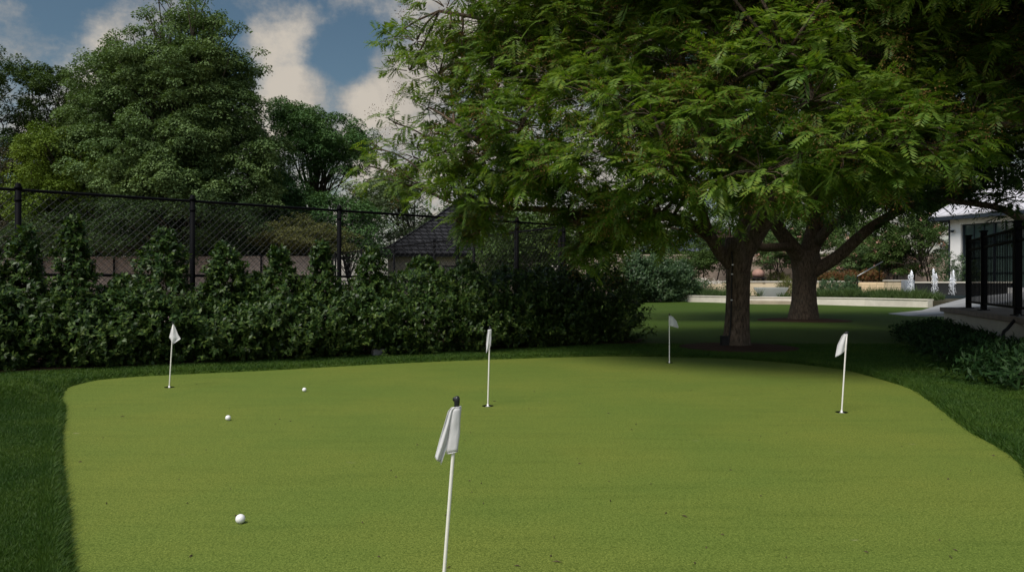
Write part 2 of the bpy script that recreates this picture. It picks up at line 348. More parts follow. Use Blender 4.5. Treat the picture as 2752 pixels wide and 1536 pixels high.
def put_flag(key, label, lean, Hs, sheets, sleeve, cap):
    bx, by = HOLES[key]
    root = thing('putting_flag', (bx, by, 0), label, 'putting flag', 'white putting flags standing in the green')
    ax = np.array((lean, 0.0, 1.0)); P = lambda z: np.array((bx, by, 0)) + ax * z
    MB().tube([P(z) for z in np.linspace(-0.09, Hs, 8)], 0.0066, 14).build('pole', m_white, root, True)
    MB().lathe((bx, by, -0.012), [(0.0, 0.0), (0.026, 0.0), (0.027, 0.004), (0.024, 0.007), (0.009, 0.009), (0.0085, 0.03), (0.0, 0.031)], 24).build('base_disc', m_cupw, root, True)
    top = P(Hs); fl = None
    def put(V, Fs, off=0.0):
        V = [(top[0] + x + ax[0] * z, top[1] + y + off, top[2] + z) for x, y, z in V]
        return V, Fs
    mb = MB()
    for V, Fs, off in sheets: mb.add(*put(V, Fs, off))
    fl = mb.build('flag', m_cloth, root, True)
    so_ = fl.modifiers.new('Solidify', 'SOLIDIFY'); so_.thickness = 0.0012; so_.offset = 0
    if sleeve:
        L_, r_ = sleeve; V = []; kk = 22; rows = 12
        for i in range(rows):
            z = -L_ * i / (rows - 1); 
            for k in range(kk):
                a_ = 2 * math.pi * k / kk; rr = 1 + 0.09 * math.sin(3 * a_ + i * 0.35) + 0.04 * math.sin(5 * a_ - i * 0.8) + 0.05 * math.sin(a_ + i * 1.1)
                V.append((math.cos(a_) * r_ * rr * (1.0 + 0.12 * i / rows) - 0.003, math.sin(a_) * r_ * 0.62 * rr, z + 0.004 * math.cos(a_)))
        Fs = [(i * kk + k, i * kk + (k + 1) % kk, (i + 1) * kk + (k + 1) % kk, (i + 1) * kk + k) for i in range(rows - 1) for k in range(kk)]
        sl = MB().add(*put(V, Fs)).build('sleeve', m_cloth, root, True)
        so_ = sl.modifiers.new('Solidify', 'SOLIDIFY'); so_.thickness = 0.0014
        for zz in (0.0, -L_):
            ring = [(top[0] - 0.003 + ax[0] * zz + math.cos(a_) * r_ * (1.03 if zz == 0 else 1.15), top[1] + math.sin(a_) * r_ * 0.66, top[2] + zz + 0.004 * math.cos(a_)) for a_ in np.linspace(0, 2 * math.pi, 25)]
            MB().tube(ring, 0.0016, 6).build('hem', m_cloth, sl, True)
    cb = MB()
    if cap == 'hook':
        cb.tube([top + np.array(p) for p in ((0, 0, -0.012), (0.0005, 0, 0.01), (0.001, 0, 0.024), (0.0005, 0, 0.033), (-0.001, 0, 0.0385), (-0.003, 0, 0.0405))], [0.0092, 0.0098, 0.0108, 0.0112, 0.0085, 0.002], 18)
        cb.tube([top + np.array(p) for p in ((0.002, 0, 0.030), (-0.005, 0, 0.0335), (-0.0095, 0, 0.0315), (-0.0115, 0, 0.026), (-0.0115, 0, 0.0225))], [0.0085, 0.0075, 0.0055, 0.0042, 0.0015], 14)
    elif cap == 'knob':
        cb.lathe(top - np.array((0, 0, 0.004)), [(0.0, 0), (0.0085, 0), (0.0085, 0.012), (0.006, 0.014), (0.009, 0.019), (0.0095, 0.025), (0.006, 0.031), (0.0, 0.033)], 16)
    elif cap == 'disc':
        cb.lathe(top, [(0.0, 0), (0.008, 0), (0.009, 0.008), (0.020, 0.011), (0.020, 0.014), (0.0, 0.016)], 20)
    else:
        cb.tube([top + np.array(p) for p in ((-0.016, 0, -0.004), (-0.01, 0, 0.006), (0.0, 0, 0.010), (0.012, 0, 0.014), (0.020, 0, 0.014))], [0.004, 0.0095, 0.0105, 0.0085, 0.003], 14)
    cb.build('cap', m_blk, root, True)
    return root
C = cloth
put_flag('near', 'nearest white putting flag with black hooked grip, cloth folded tightly beside its sleeve', 0.076, 0.692,
    [(*C(0, [(-0.018, 0.002), (-0.030, -0.012), (-0.040, -0.06), (-0.052, -0.11), (-0.066, -0.182)], [(0.004, 0.004), (-0.008, -0.004), (-0.013, -0.06), (-0.020, -0.13), (-0.040, -0.206)], 0.006, 1.3, twist=0.012), -0.012),
     (*C(0, [(-0.014, 0.0), (-0.024, -0.03), (-0.034, -0.09), (-0.046, -0.19)], [(0.0, 0.0), (-0.01, -0.03), (-0.014, -0.09), (-0.042, -0.211)], 0.004, 1.0, ph=2), -0.004)], (0.166, 0.0175), 'hook')
put_flag('middle', 'white putting flag in the middle of the green, hanging narrow in a folded point', 0.027, 0.715,
    [(*C(0, [(-0.016, -0.002), (-0.026, -0.06), (-0.0305, -0.14), (-0.0285, -0.165), (-0.029, -0.218)], [(0.012, 0.0), (0.013, -0.06), (0.012, -0.148), (0.001, -0.175), (-0.026, -0.219)], 0.007, 1.4, twist=0.01), -0.011)], (0.150, 0.0155), 'knob')
put_flag('left', 'white putting flag spread like a kite in front of the hedge', 0.062, 0.70,
    [(*C(0, [(-0.005, 0.0), (-0.022, -0.06), (-0.040, -0.152), (-0.022, -0.175), (0.002, -0.224)], [(0.006, 0.0), (0.028, -0.05), (0.058, -0.115), (0.096, -0.166), (0.006, -0.226)], 0.010, 1.3, ph=0.6), 0.0)], None, 'disc')
put_flag('far', 'white putting flag blown right on the farthest hole, in front of the grey tree trunk', 0.0, 0.682,
    [(*C(0, [(-0.008, 0.0), (-0.008, -0.05), (-0.008, -0.10), (-0.008, -0.145)], [(0.016, 0.0), (0.06, -0.028), (0.105, -0.08), (0.136, -0.172)][::1], 0.009, 1.1), 0.0),
     (*C(0, [(-0.0075, -0.002), (-0.0075, -0.145)], [(-0.002, -0.002), (0.136, -0.187)], 0.006, 1.0), 0.002)], None, 'knob')
put_flag('right', 'white putting flag leaning at the right edge of the green, cloth hanging to the left', 0.064, 0.698,
    [(*C(0, [(-0.026, 0.0), (-0.045, -0.02), (-0.075, -0.10), (-0.088, -0.21)], [(0.009, 0.0), (0.0095, -0.05), (0.0095, -0.10), (0.0085, -0.146)], 0.008, 1.2), -0.004)], None, 'wedge')
first = None
CUPL = {'near': 'golf cup under the nearest flag', 'middle': 'golf cup sunk in the middle of the green', 'left': 'golf cup under the kite shaped flag nearest the hedge',
        'far': 'farthest golf cup, in front of the grey trunk', 'right': 'golf cup under the flag leaning near the right edge of the green'}
for k_, (hx_, hy_) in HOLES.items():
    if k_ == 'near': continue
    if first is None:
        prof = [(0.0539, 0.003), (0.0525, 0.003), (0.0505, -0.006), (0.0505, -0.10), (0.0, -0.10)]; mb = MB(); kk = 28
        V = [(r * math.cos(2 * math.pi * i / kk), r * math.sin(2 * math.pi * i / kk), z) for r, z in prof[:-1] for i in range(kk)]
        mb.add(V, [(i * kk + j, (i + 1) * kk + j, (i + 1) * kk + (j + 1) % kk, i * kk + (j + 1) % kk) for i in range(3) for j in range(kk)] + [tuple(range(3 * kk, 4 * kk))])
        first = o = mb.build('golf_cup', m_cup, None, True)
    else: o = first.copy(); col.objects.link(o)
    o.location = (hx_, hy_, 0); tag(o, CUPL[k_], 'golf cup', 'cups sunk in the green')
m_ball = mat('golf_ball', (0.80, 0.77, 0.77), 0.32, 0.45); q = NT(m_ball)
vo = q.n('ShaderNodeTexVoronoi', Scale=250.0); q.l(q.obj(), vo.inputs['Vector']); q.bump(q.math('SMOOTH_MIN', vo.outputs['Distance'], 0.5, 0.2), 0.25, 0.0015)
bm = bmesh.new(); bmesh.ops.create_icosphere(bm, subdivisions=4, radius=0.0225)
me = bpy.data.meshes.new('golf_ball'); bm.to_mesh(me); bm.free(); me.polygons.foreach_set('use_smooth', np.ones(len(me.polygons), bool)); me.materials.append(m_ball)
for x_, y_, lb in ((646, 1409, 'nearest white golf ball, largest of the three on the green'), (613, 1133, 'white golf ball in the middle of the three on the green'), (818, 1056, 'farthest white golf ball, smallest of the three on the green')):
    o = bpy.data.objects.new('golf_ball', me); col.objects.link(o); p = gr(x_, y_ - 4); o.location = (*p, 0.0215); o.rotation_euler = (x_, y_, 1)
    tag(o, lb, 'golf ball', 'golf balls lying on the green')

# dead leaf scraps and twigs dropped on the green
g = np.random.default_rng(5); mb = MB()
for i in range(110):
    Yd = 3.1 + 7 * g.uniform() ** 1.5; Xd = g.uniform(-0.62, 0.66) * Yd
    if poly_sd(np.array([Xd]), np.array([Yd]), GREEN)[0] > -0.1: continue
    a_ = g.uniform(0, 6.28); Ls = g.uniform(0.004, 0.014) * (2.0 if g.uniform() < 0.15 else 1); Wd = g.uniform(0.002, 0.005)
    dx, dy = math.cos(a_) * Ls, math.sin(a_) * Ls; ox, oy = -math.sin(a_) * Wd, math.cos(a_) * Wd
    mb.add([(Xd - dx, Yd - dy, 0.003), (Xd + ox, Yd + oy, 0.006), (Xd + dx, Yd + dy, 0.004), (Xd - ox, Yd - oy, 0.003), (Xd, Yd, 0.010)], [(0, 3, 4), (3, 2, 4), (2, 1, 4), (1, 0, 4), (0, 1, 2, 3)])
m_lit = rough_mat('dry_leaf', (0.05, 0.035, 0.02), (0.09, 0.07, 0.03), 60, bump=0)
tag(mb.build('leaf_litter', m_lit), 'dark scraps of dead leaf scattered over the putting green', 'leaf litter', kind='stuff')

# mulch rings and the dark bed under the hedge
m_mulch = rough_mat('bark_mulch', (0.034, 0.018, 0.011), (0.085, 0.046, 0.030), 45, 0.95, 0.1, 0.9, 0.03)
for (cx_, cy_), r in M_RING:
    MB().lathe((cx_, cy_, 0), [(r, -0.05), (r, 0.046), (r * 0.9, 0.058), (r * 0.5, 0.075), (0.3, 0.09)], 64).build('mulch_ring' if r > 1.1 else 'mulch_ring', m_mulch, None, True)['kind'] = 'structure'
MB().prism([(-8.6, 8.05), (-6.3, 9.62), (-4.4, 10.65), (-2.2, 12.1), (0.15, 13.0), (2.35, 14.3), (2.6, 15.2), (1.0, 17.0), (-9.6, 10.0)], -0.05, 0.046).build('hedge_bed', m_mulch)['kind'] = 'structure'
# ------------------------------------------------------------------ hedge shrubs along the court fence
m_hedge = leaf_mat('hedge_leaf', [(0.013, 0.032, 0.007), (0.026, 0.056, 0.011), (0.050, 0.092, 0.018), (0.105, 0.150, 0.032)], 0.42, 0.26, 0.25, patch=0.9)
m_twig = rough_mat('twig_bark', (0.045, 0.034, 0.024), (0.085, 0.065, 0.045), 20, 0.9, 0.1, 0.2)
HD = unit(np.array((0.878, 0.478))); HN = np.array((-HD[1], HD[0]))
def hedge_s(px):
    lo, hi = -4.0, 13.0
    for _ in range(40):
        m = (lo + hi) / 2; p = np.array((-6.3, 9.5)) + HN * 0.72 + HD * m
        if CX + F * p[0] / p[1] < px: lo = m
        else: hi = m
    p = np.array((-6.3, 9.5)) + HN * 0.72 + HD * lo + HN * (-0.33 * math.sin(math.pi * np.clip(lo / 9.6, 0, 1)))
    return p
def leafy_shrub(name, loc, r, prof, n_sprig, per, L, label, cat, group, m, g, lean=(0, 0), wl=0.5, stem=True, zb=99.0, sl=2.6):
    """sprigs of leaves over a solid of revolution given as (z, radius)"""
    root = thing(name, (loc[0], loc[1], 0), label, cat, group)
    zp = np.array([p[0] for p in prof]); rp = np.array([p[1] for p in prof]) * r
    z = g.uniform(0, 1, n_sprig * 3) * zp[-1]; rr = np.interp(z, zp, rp); keep = g.uniform(0, rp.max(), len(z)) < rr + 0.12 * rp.max(); z, rr = z[keep][:n_sprig], rr[keep][:n_sprig]
    n = len(z); a = g.uniform(0, 2 * math.pi, n); lump = 1 + 0.30 * np.sin(a + z * 2.3 + g.uniform(0, 6)) * (z > zb * 0.8) + 0.16 * np.sin(3 * a + z * 4 + g.uniform(0, 6)) + 0.12 * np.sin(5 * a - z * 7 + g.uniform(0, 6)) + 0.10 * np.sin(2 * a + 9 * z)
    u = g.uniform(0.06, 1, n) ** 0.5 * np.where(g.uniform(size=n) < 0.16, 1.18, 1.0); R_ = rr * u * lump
    C = np.stack([loc[0] + np.cos(a) * R_ + lean[0] * z, loc[1] + np.sin(a) * R_ + lean[1] * z, z + 0.02], 1)
    out = np.stack([np.cos(a), np.sin(a), np.full(n, 0.75)], 1); ax = unit(out + g.normal(size=(n, 3)) * 0.35)
    k = per; Lf = L * g.uniform(0.7, 1.3, (n, k)); t_ = np.linspace(0, 1, k)[None, :] * L * sl * np.where(z > zb, 0.55, 1.0)[:, None]
    P = C[:, None, :] + ax[:, None, :] * t_[:, :, None]
    side = unit(np.cross(ax[:, None, :], rdir(n * k, g).reshape(n, k, 3))); d = unit(side * 0.95 + ax[:, None, :] * 0.55)
    nn = unit(ax[:, None, :] + np.array((0, 0, 0.7)) + g.normal(size=(n, k, 3)) * 0.3)
    P, d, nn, Lf = P.reshape(-1, 3), d.reshape(-1, 3), nn.reshape(-1, 3), Lf.reshape(-1)
    P[:, 2] = np.maximum(P[:, 2], 0.03)
    np_mesh('foliage', leaves(P, d, nn, Lf, Lf * wl), quads(len(P)), m, root)
    if stem:
        mb = MB()
        for j in range(9):
            b = np.array((loc[0] + g.uniform(-.2, .2) * r, loc[1] + g.uniform(-.2, .2) * r, -0.03)); zt = zp[-1] * g.uniform(0.6, 0.93); ra = np.interp(zt, zp, rp) * 0.5; aa = g.uniform(0, 6.28)
            mb.tube(bend(b, (loc[0] + math.cos(aa) * ra + lean[0] * zt, loc[1] + math.sin(aa) * ra + lean[1] * zt, zt), 6, 0.1, g), np.linspace(0.014, 0.004, 6), 5)
        mb.build('stem', m_twig, root)
    return root
g = np.random.default_rng(21)
HEDGE = [(-60, 630, 'hedge shrub cut off by the left edge of the photo'),
         (55, 612, 'hedge shrub with a ragged tip rising against the leftmost black fence post'),
         (212, 588, 'tallest hedge shrub, a slim spire between the two leftmost fence posts'),
         (330, 742, 'low hedge shrub in the dip where the black mid rail shows'),
         (432, 618, 'hedge shrub with a broad pale tip left of the second fence post'),
         (585, 656, 'hedge shrub with a narrow tip just right of the second fence post'),
         (668, 735, 'low hedge shrub right behind the row of tips, between two taller tips'),
         (752, 664, 'hedge shrub with a bushy tip left of the third fence post'),
         (862, 652, 'hedge shrub standing in front of the third fence post'),
         (985, 664, 'hedge shrub with a thin leafy tip in front of the slate roof end'),
         (1105, 690, 'dark hedge shrub under the middle of the slate roof'),
         (1225, 700, 'dark hedge shrub in front of the fourth fence post'),
         (1340, 716, 'dark hedge shrub shaded below the caged fence corner'),
         (1450, 718, 'dark hedge shrub behind the narrow middle flag, below the fence corner post'),
         (1530, 712, 'dark hedge shrub under the hanging leaves beside the hedge end'),
         (1612, 706, 'rounded dark hedge shrub closing the end of the hedge by the back lawn')]
for i, (px, row, lb) in enumerate(HEDGE):
    p = hedge_s(px); H_ = HC + (HZ - row) / F * p[1]; b = 0.94 + 0.10 * math.sin(i * 2.1) + (0.05 if px > 700 else 0) + (0.16 if px > 1050 else 0); H_ -= 0.06
    fw = g.uniform(1.0, 1.8)
    top = [(b * 0.78, 0.98), (b, 0.5), (b + (H_ - b) * 0.25, 0.29 * fw), (b + (H_ - b) * g.uniform(0.45, 0.6), 0.22 * fw), (b + (H_ - b) * 0.8, 0.11 * fw), (H_, 0.02)] if H_ > b + 0.1 else [(H_ * 0.85, 0.9), (H_, 0.35)]
    rr_ = 0.62 if px < 1050 else 0.78
    leafy_shrub('hedge_shrub', p, rr_, [(0.0, 0.75), (0.25, 1.0), (0.6, 1.02)] + top, 1050, 13, 0.066, lb, 'hedge shrub', 'shrubs of the clipped hedge', m_hedge, g, lean=(g.uniform(-.05, .05), g.uniform(-.05, .05)), zb=b)
m_stone = rough_mat('grey_stone', (0.16, 0.15, 0.145), (0.26, 0.25, 0.24), 30, 0.85)
MB().box((-2.06, 11.85, 0.08), (0.2, 0.13, 0.11), 0.48).build('valve_box', m_stone, None, bevel=0.008)
tag(bpy.data.objects['valve_box'], 'small grey box on the turf at the foot of the hedge', 'box')

# ------------------------------------------------------------------ tennis court fences
m_rail = mat('black_vinyl_steel', (0.004, 0.004, 0.005), 0.6, 0.05); m_wire = mat('vinyl_wire', (0.048, 0.05, 0.05), 0.5, 0.3)
m_tan = mat('tan_windscreen', (0.30, 0.245, 0.215), 0.9, 0.1); q = NT(m_tan); wv = q.noise(q.mapping(q.obj(), (1, 1, 3)), 1.4, 5)
q.l(q.ramp(wv, [(0.35, (0.25, 0.205, 0.18)), (0.7, (0.33, 0.27, 0.235))]), q.b.inputs['Base Color'])
def wire_mesh(p, q_, z0, z1, pitch, th):
    """diamond netting as crossing wires, each a slim bar"""
    p = np.array(p, float); d = np.array(q_, float) - p; L = np.linalg.norm(d); d /= L; nrm_ = np.array((-d[1], d[0])); h = z1 - z0; V = []
    for sg in (1, -1):
        for s in np.arange(-h, L + h, pitch):
            a, b = (s, s + h) if sg > 0 else (s + h, s)
            u0, u1 = 0.0, 1.0
            if b != a:
                lo, hi = sorted(((0 - a) / (b - a), (L - a) / (b - a))); u0, u1 = max(0, lo), min(1, hi)
            if u1 - u0 < 0.01: continue
            e0 = np.array((*(p + d * (a + (b - a) * u0)), z0 + h * u0)); e1 = np.array((*(p + d * (a + (b - a) * u1)), z0 + h * u1))
            t_ = unit(e1 - e0); n0 = np.array((*nrm_, 0)); w0 = np.cross(t_, n0); off = n0 * th * 0.5 * sg
            V += [e0 + off + n0 * th * .5, e0 + off - n0 * th * .3 + w0 * th * .5, e0 + off - n0 * th * .3 - w0 * th * .5, e1 + off + n0 * th * .5, e1 + off - n0 * th * .3 + w0 * th * .5, e1 + off - n0 * th * .3 - w0 * th * .5]
    k = len(V) // 6; base = np.arange(k)[:, None, None] * 6; Q = (base + np.array([[0, 1, 4, 3], [1, 2, 5, 4], [2, 0, 3, 5]])[None]).reshape(-1, 4)
    return np.array(V), Q
def chain_fence(name, label, pts, zt, mids, pitch, th, pr=0.042, screen=None, caps=True, wm=None):
    root = thing(name, (*pts[0], 0), label, 'fence', 'chain-link fences of the court')
    for x, y in pts:
        po = MB().tube([(x, y, -0.05), (x, y, zt + 0.01)], pr, 14).build('post', m_rail, root, True)
        if caps: MB().lathe((x, y, zt + 0.012), [(0.0, 0), (pr * 1.25, 0.0), (pr * 1.25, 0.03), (pr * 0.9, 0.045), (pr * 0.95, 0.07), (pr * 0.5, 0.09), (0.0, 0.094)], 14).build('post_cap', m_rail, po, True)
        if caps: MB().tube([(x, y, zt - 0.17), (x, y, zt - 0.13)], pr * 1.15, 12).build('band', m_rail, po, True)
    MB().tube([(*p, zt) for p in pts], 0.024, 10).build('top_rail', m_rail, root, True)
    for z in mids: MB().tube([(*p, z) for p in pts], 0.022, 8).build('mid_rail', m_rail, root, True)
    V, Q = [], []; o = 0
    for a, b in zip(pts[:-1], pts[1:]):
        v, f = wire_mesh(a, b, 0.03, zt - 0.02, pitch, th); V.append(v); Q.append(f + o); o += len(v)
    tag(np_mesh('netting', np.concatenate(V), np.concatenate(Q), wm or m_wire, root), kind=None)
    if screen:
        mb = MB()
        for a, b in zip(pts[:-1], pts[1:]): mb.slab((a[0], a[1] + 0.1), (b[0], b[1] + 0.1), 0.02, 0.05, zt - screen)
        mb.build('windscreen', m_tan, root)
    return root
FP = [(-9.3, 9.42), (-7.17, 11.15), (-5.28, 12.69), (-3.23, 14.36), (-1.14, 16.06), (0.11, 17.08), (1.21, 17.98)]
chain_fence('chain_link_fence', 'tall black chain-link fence right behind the hedge', FP, 2.5, (1.27,), 0.115, 0.0062)
RP = [(1.13, 18.12), (0.1, 20.0), (-1.1, 22.2), (-2.5, 24.7), (-4.3, 28.0), (-6.15, 31.4), (-8.0, 34.8)]
chain_fence('chain_link_fence', 'black chain-link side fence running away below the slate roof', RP, 2.47, (1.25,), 0.13, 0.007, wm=m_rail)
BP = [(-8.15, 34.95), (-11.5, 35.2), (-15, 35.45), (-18.5, 35.7), (-22, 35.95), (-25.5, 36.2), (-29, 36.45)]
chain_fence('chain_link_fence', 'far black fence with tan windscreen across the back of the court', BP, 2.42, (), 0.16, 0.008, screen=0.04, caps=False, wm=m_rail)
m_court = rough_mat('court_surface', (0.34, 0.27, 0.235), (0.42, 0.34, 0.30), 9, 0.9, 0.15, 0.1)
MB().prism([(-9.5, 9.9), (1.0, 18.45), (-8.2, 34.6), (-32, 36.2), (-34, 20)], -0.05, 0.05).build('tennis_court', m_court)['kind'] = 'structure'

# ------------------------------------------------------------------ slate roofed house beyond the court
m_slate = mat('slate', (0.05, 0.052, 0.06), 0.85, 0.08); q = NT(m_slate)
def course_coords(q, k=1.0):
    s = q.n('ShaderNodeSeparateXYZ'); q.l(q.obj(), s.inputs[0]); c_ = q.n('ShaderNodeCombineXYZ')
    q.l(q.math('ADD', s.outputs[0], s.outputs[1]), c_.inputs[0]); q.l(q.math('MULTIPLY', s.outputs[2], k), c_.inputs[1]); return c_.outputs[0]
br = q.n('ShaderNodeTexBrick', Scale=1.0); q.l(course_coords(q, 1.0), br.inputs['Vector'])
for k_, v_ in (('Color1', (0.034, 0.034, 0.038, 1)), ('Color2', (0.019, 0.019, 0.022, 1)), ('Mortar', (0.004, 0.004, 0.005, 1)), ('Brick Width', 0.42), ('Row Height', 0.235), ('Mortar Size', 0.045)): br.inputs[k_].default_value = v_
q.l(br.outputs['Color'], q.b.inputs['Base Color']); q.bump(br.outputs['Fac'], -0.6, 0.04)
def brick_mat(name, c1, c2, mo, w_, h_, ms, k=1.0):
    m = mat(name, c1, 0.85, 0.2); q = NT(m); b_ = q.n('ShaderNodeTexBrick', Scale=1.0); q.l(course_coords(q, k), b_.inputs['Vector'])
    for k_, v_ in (('Color1', (*c1, 1)), ('Color2', (*c2, 1)), ('Mortar', (*mo, 1)), ('Brick Width', w_), ('Row Height', h_), ('Mortar Size', ms)): b_.inputs[k_].default_value = v_
    n_ = q.noise(q.obj(), 2.2, 5); q.l(q.mix(q.ramp(n_, [(0.4, (0, 0, 0)), (0.8, (0.5,) * 3)]), b_.outputs['Color'], tuple(x * 0.75 for x in c2)), q.b.inputs['Base Color']); q.bump(b_.outputs['Fac'], -0.4, 0.01); return m
m_tanbrick = brick_mat('tan_brick', (0.50, 0.385, 0.31), (0.43, 0.33, 0.265), (0.36, 0.29, 0.24), 0.3, 0.1, 0.012)
def hip_house(name, label, x0, x1, y0, y1, ze, rise, top, wallm, roofm):
    root = thing(name, ((x0 + x1) / 2, y0, 0), label, 'house')
    MB().box(((x0 + x1) / 2, (y0 + y1) / 2, ze / 2 - 0.1), (x1 - x0 - 1.0, y1 - y0 - 1.0, ze + 0.2)).build('wall', wallm, root)
    xs_ = np.arange(x0, x1 + 0.01, 0.14); ys_ = np.arange(y0, y1 + 0.01, 0.14); A, B = np.meshgrid(xs_, ys_)
    d = np.minimum(np.minimum(A - x0, x1 - A), np.minimum(B - y0, y1 - B)); s = np.clip(d / top, 0, 1)
    z = ze + rise * (s * 0.85 + 0.15 * s * s)
    n1_, n2_ = len(ys_), len(xs_); I_ = np.arange(n1_ * n2_).reshape(n1_, n2_)
    flip = (A - x0) + (B - y0)
    rf = np_mesh('roof', np.stack([A, B, z], -1).reshape(-1, 3), np.stack([I_[:-1, :-1], I_[:-1, 1:], I_[1:, 1:], I_[1:, :-1]], -1).reshape(-1, 4), roofm, root)
    MB().slab((x0 - .02, y0), (x1 + .02, y0), 0.14, ze - 0.2, ze - 0.01).slab((x0, y0 + .1), (x0, y1), 0.14, ze - 0.2, ze - 0.01).build('gutter', m_rail, rf)
    for (cx_, sx) in ((x0, 1), (x1, -1)):
        hp = MB(); hp.tube([(cx_ + sx * s_, y0 + s_, ze + rise * (0.85 * s_ / top + 0.15 * (s_ / top) ** 2) + 0.03) for s_ in np.linspace(0.1, min(top, (y1 - y0) / 2), 8)], 0.06, 6)
        hp.build('hip_tile', m_slate, rf)
    for k in range(4):
        xw = x0 + 2.2 + k * (x1 - x0 - 4.4) / 3
        wn = MB().box((xw, y0 + 0.49, 1.5), (1.1, 0.06, 1.3)).build('window', m_rail, root); MB().box((xw, y0 + 0.455, 1.5), (0.95, 0.02, 1.15)).build('pane', m_glass, wn)
    return root
m_glass = mat('dark_glass', (0.02, 0.03, 0.028), 0.08, 0.6)
hip_house('slate_roof_house', 'tan house under a steep dark slate roof beyond the court fence', -7.7, 2.8, 44.0, 54.0, 2.85, 3.7, 4.6, m_tanbrick, m_slate)

# ------------------------------------------------------------------ trees beyond the court
m_bark = rough_mat('tree_bark', (0.045, 0.036, 0.028), (0.10, 0.082, 0.065), 14, 0.95, 0.1, 0.8, 0.03, (1, 1, 0.25))
def boughs_from(profile, Y, n, r, g, squash=0.6, deep=1.0):
    rows = np.array([p[0] for p in profile], float); xl = np.array([p[1] for p in profile], float); xr = np.array([p[2] for p in profile], float); out = []
    pm = Y / F
    while len(out) < n:
        row = g.uniform(rows[0], rows[-1]); l_, r_ = np.interp(row, rows, xl), np.interp(row, rows, xr)
        if g.uniform() > (r_ - l_) / (xr - xl).max() * 0.8 + 0.2: continue
        u = g.uniform(-1, 1); mid, hw = (l_ + r_) / 2, (r_ - l_) / 2
        rad = min(r * g.uniform(0.7, 1.25), max(0.35, hw * pm * 0.75)); hw2 = max(hw - rad / pm * 0.85, 2)
        dep = math.sqrt(max(0, 1 - u * u * 0.8)) * min(hw, 330) * pm * deep * (-g.uniform(0.15, 0.95) if g.uniform() < 0.72 else g.uniform(0.1, 0.8))
        out.append((at(mid + u * hw2, min(row + rad / pm * squash * (1 if row < rows[0] + 60 else 0), rows[-1]), Y) + np.array((0, dep, 0)), np.array((rad, rad, rad * squash))))
    return out
def leafy_tree(name, label, cat, group, base, boughs, m, g, tufts=14, per=46, L=0.13, wl=0.55, tr=0.42, trunk_r=0.22, fork=2.0, upward=0.35, droop=0.35, stems=1):
    root = thing(name, (base[0], base[1], 0), label, cat, group); B0 = np.array((base[0], base[1], -0.1)); mb = MB()
    cen = np.mean([b[0] for b in boughs], 0)
    Ps, Ds, Ns = [], [], []; ravg = np.mean([b[1][0] for b in boughs])
    for j in range(stems):
        o_ = np.array((0.5 * math.cos(j * 2.4), 0.5 * math.sin(j * 2.4), 0)) * (stems > 1)
        mb.tube(bend(B0 + o_ * 0.4, np.array((base[0], base[1], fork)) + o_, 5, 0.05, g), np.linspace(trunk_r, trunk_r * 0.75, 5), 9, 0.06)
        mb.tube(bend(np.array((base[0], base[1], fork)) + o_, cen + o_ * 0.5 + np.array((0, 0, (max(b[0][2] for b in boughs) - cen[2]) * 0.55)), 7, 0.06, g), np.linspace(trunk_r * 0.75, trunk_r * 0.12, 7), 7)
    for c, r in boughs:
        z0 = fork + (c[2] - fork) * g.uniform(0.1, 0.55); f_ = np.clip((z0 - fork) / max(cen[2] - fork, .1), 0, 1.6)
        o_ = np.array((base[0], base[1], 0)); st = o_ + (np.array((cen[0], cen[1], 0)) - o_) * f_ * 0.6; st[2] = z0
        mb.tube(bend(st, c, 6, 0.14, g), np.linspace(trunk_r * 0.3, 0.018, 6), 5)
        nt = max(3, int(0.62 * tufts * (r[0] / ravg) ** 1.4)); d = rdir(nt, g); d[:, 2] += upward; out = np.array((c[0] - cen[0], c[1] - cen[1], 0)); d = unit(d + out / max(np.linalg.norm(out), .5) * 0.45)
        T = c + d * r * g.uniform(0.75, 1.25, (nt, 1)); s = tr * g.uniform(0.6, 1.35, nt) * min(1.0, 0.55 + 0.45 * r[0] / ravg)
        for tc, sz, dd in zip(T, s, d):
            k = max(8, int(1.7 * per * (sz / tr) ** 2 * min(1.0, r[0] / ravg + 0.15))); q_ = rdir(k, g); q_[:, 2] = np.where(g.uniform(size=k) < 0.85, np.abs(q_[:, 2]), q_[:, 2]); nq = q_.copy(); q_ = q_ * np.array((1, 1, 0.55)); u = g.uniform(0.35, 1, (k, 1)) ** 0.4
            p = tc + q_ * u * sz; p[:, 2] -= droop * (q_[:, 0] ** 2 + q_[:, 1] ** 2) * u[:, 0] * sz
            Ps.append(p); Ds.append(unit(nq * np.array((1, 1, 0.2)) + dd * 0.2 - np.array((0, 0, 0.35)) + g.normal(size=(k, 3)) * 0.35)); Ns.append(unit(nq * 1.1 + np.array((0, 0, 0.35)) + dd * 0.2 + g.normal(size=(k, 3)) * 0.17))
    mb.build('trunk', m_bark, root, True)
    P, D, N = np.concatenate(Ps), np.concatenate(Ds), np.concatenate(Ns); Lf = L * g.uniform(0.7, 1.3, len(P))
    np_mesh('crown', leaves(P, D, N, Lf, Lf * wl), quads(len(P)), m, root)
    return root
def lm(name, a, b, c, d, tr=0.16, patch=0.3):
    me_ = np.mean([a, b, c, d], 0); sq = lambda q_: tuple(float(x) for x in (np.array(q_) * 0.5 + me_ * 0.5))
    return leaf_mat(name, [sq(a), sq(b), sq(c), sq(d)], 0.6, 0.2, tr, patch=patch)
m_t1 = lm('maple_leaf', (0.062, 0.108, 0.030), (0.092, 0.148, 0.044), (0.126, 0.190, 0.062), (0.165, 0.230, 0.086))
m_t2 = lm('deep_leaf', (0.034, 0.066, 0.014), (0.050, 0.090, 0.018), (0.070, 0.112, 0.024), (0.092, 0.135, 0.030))
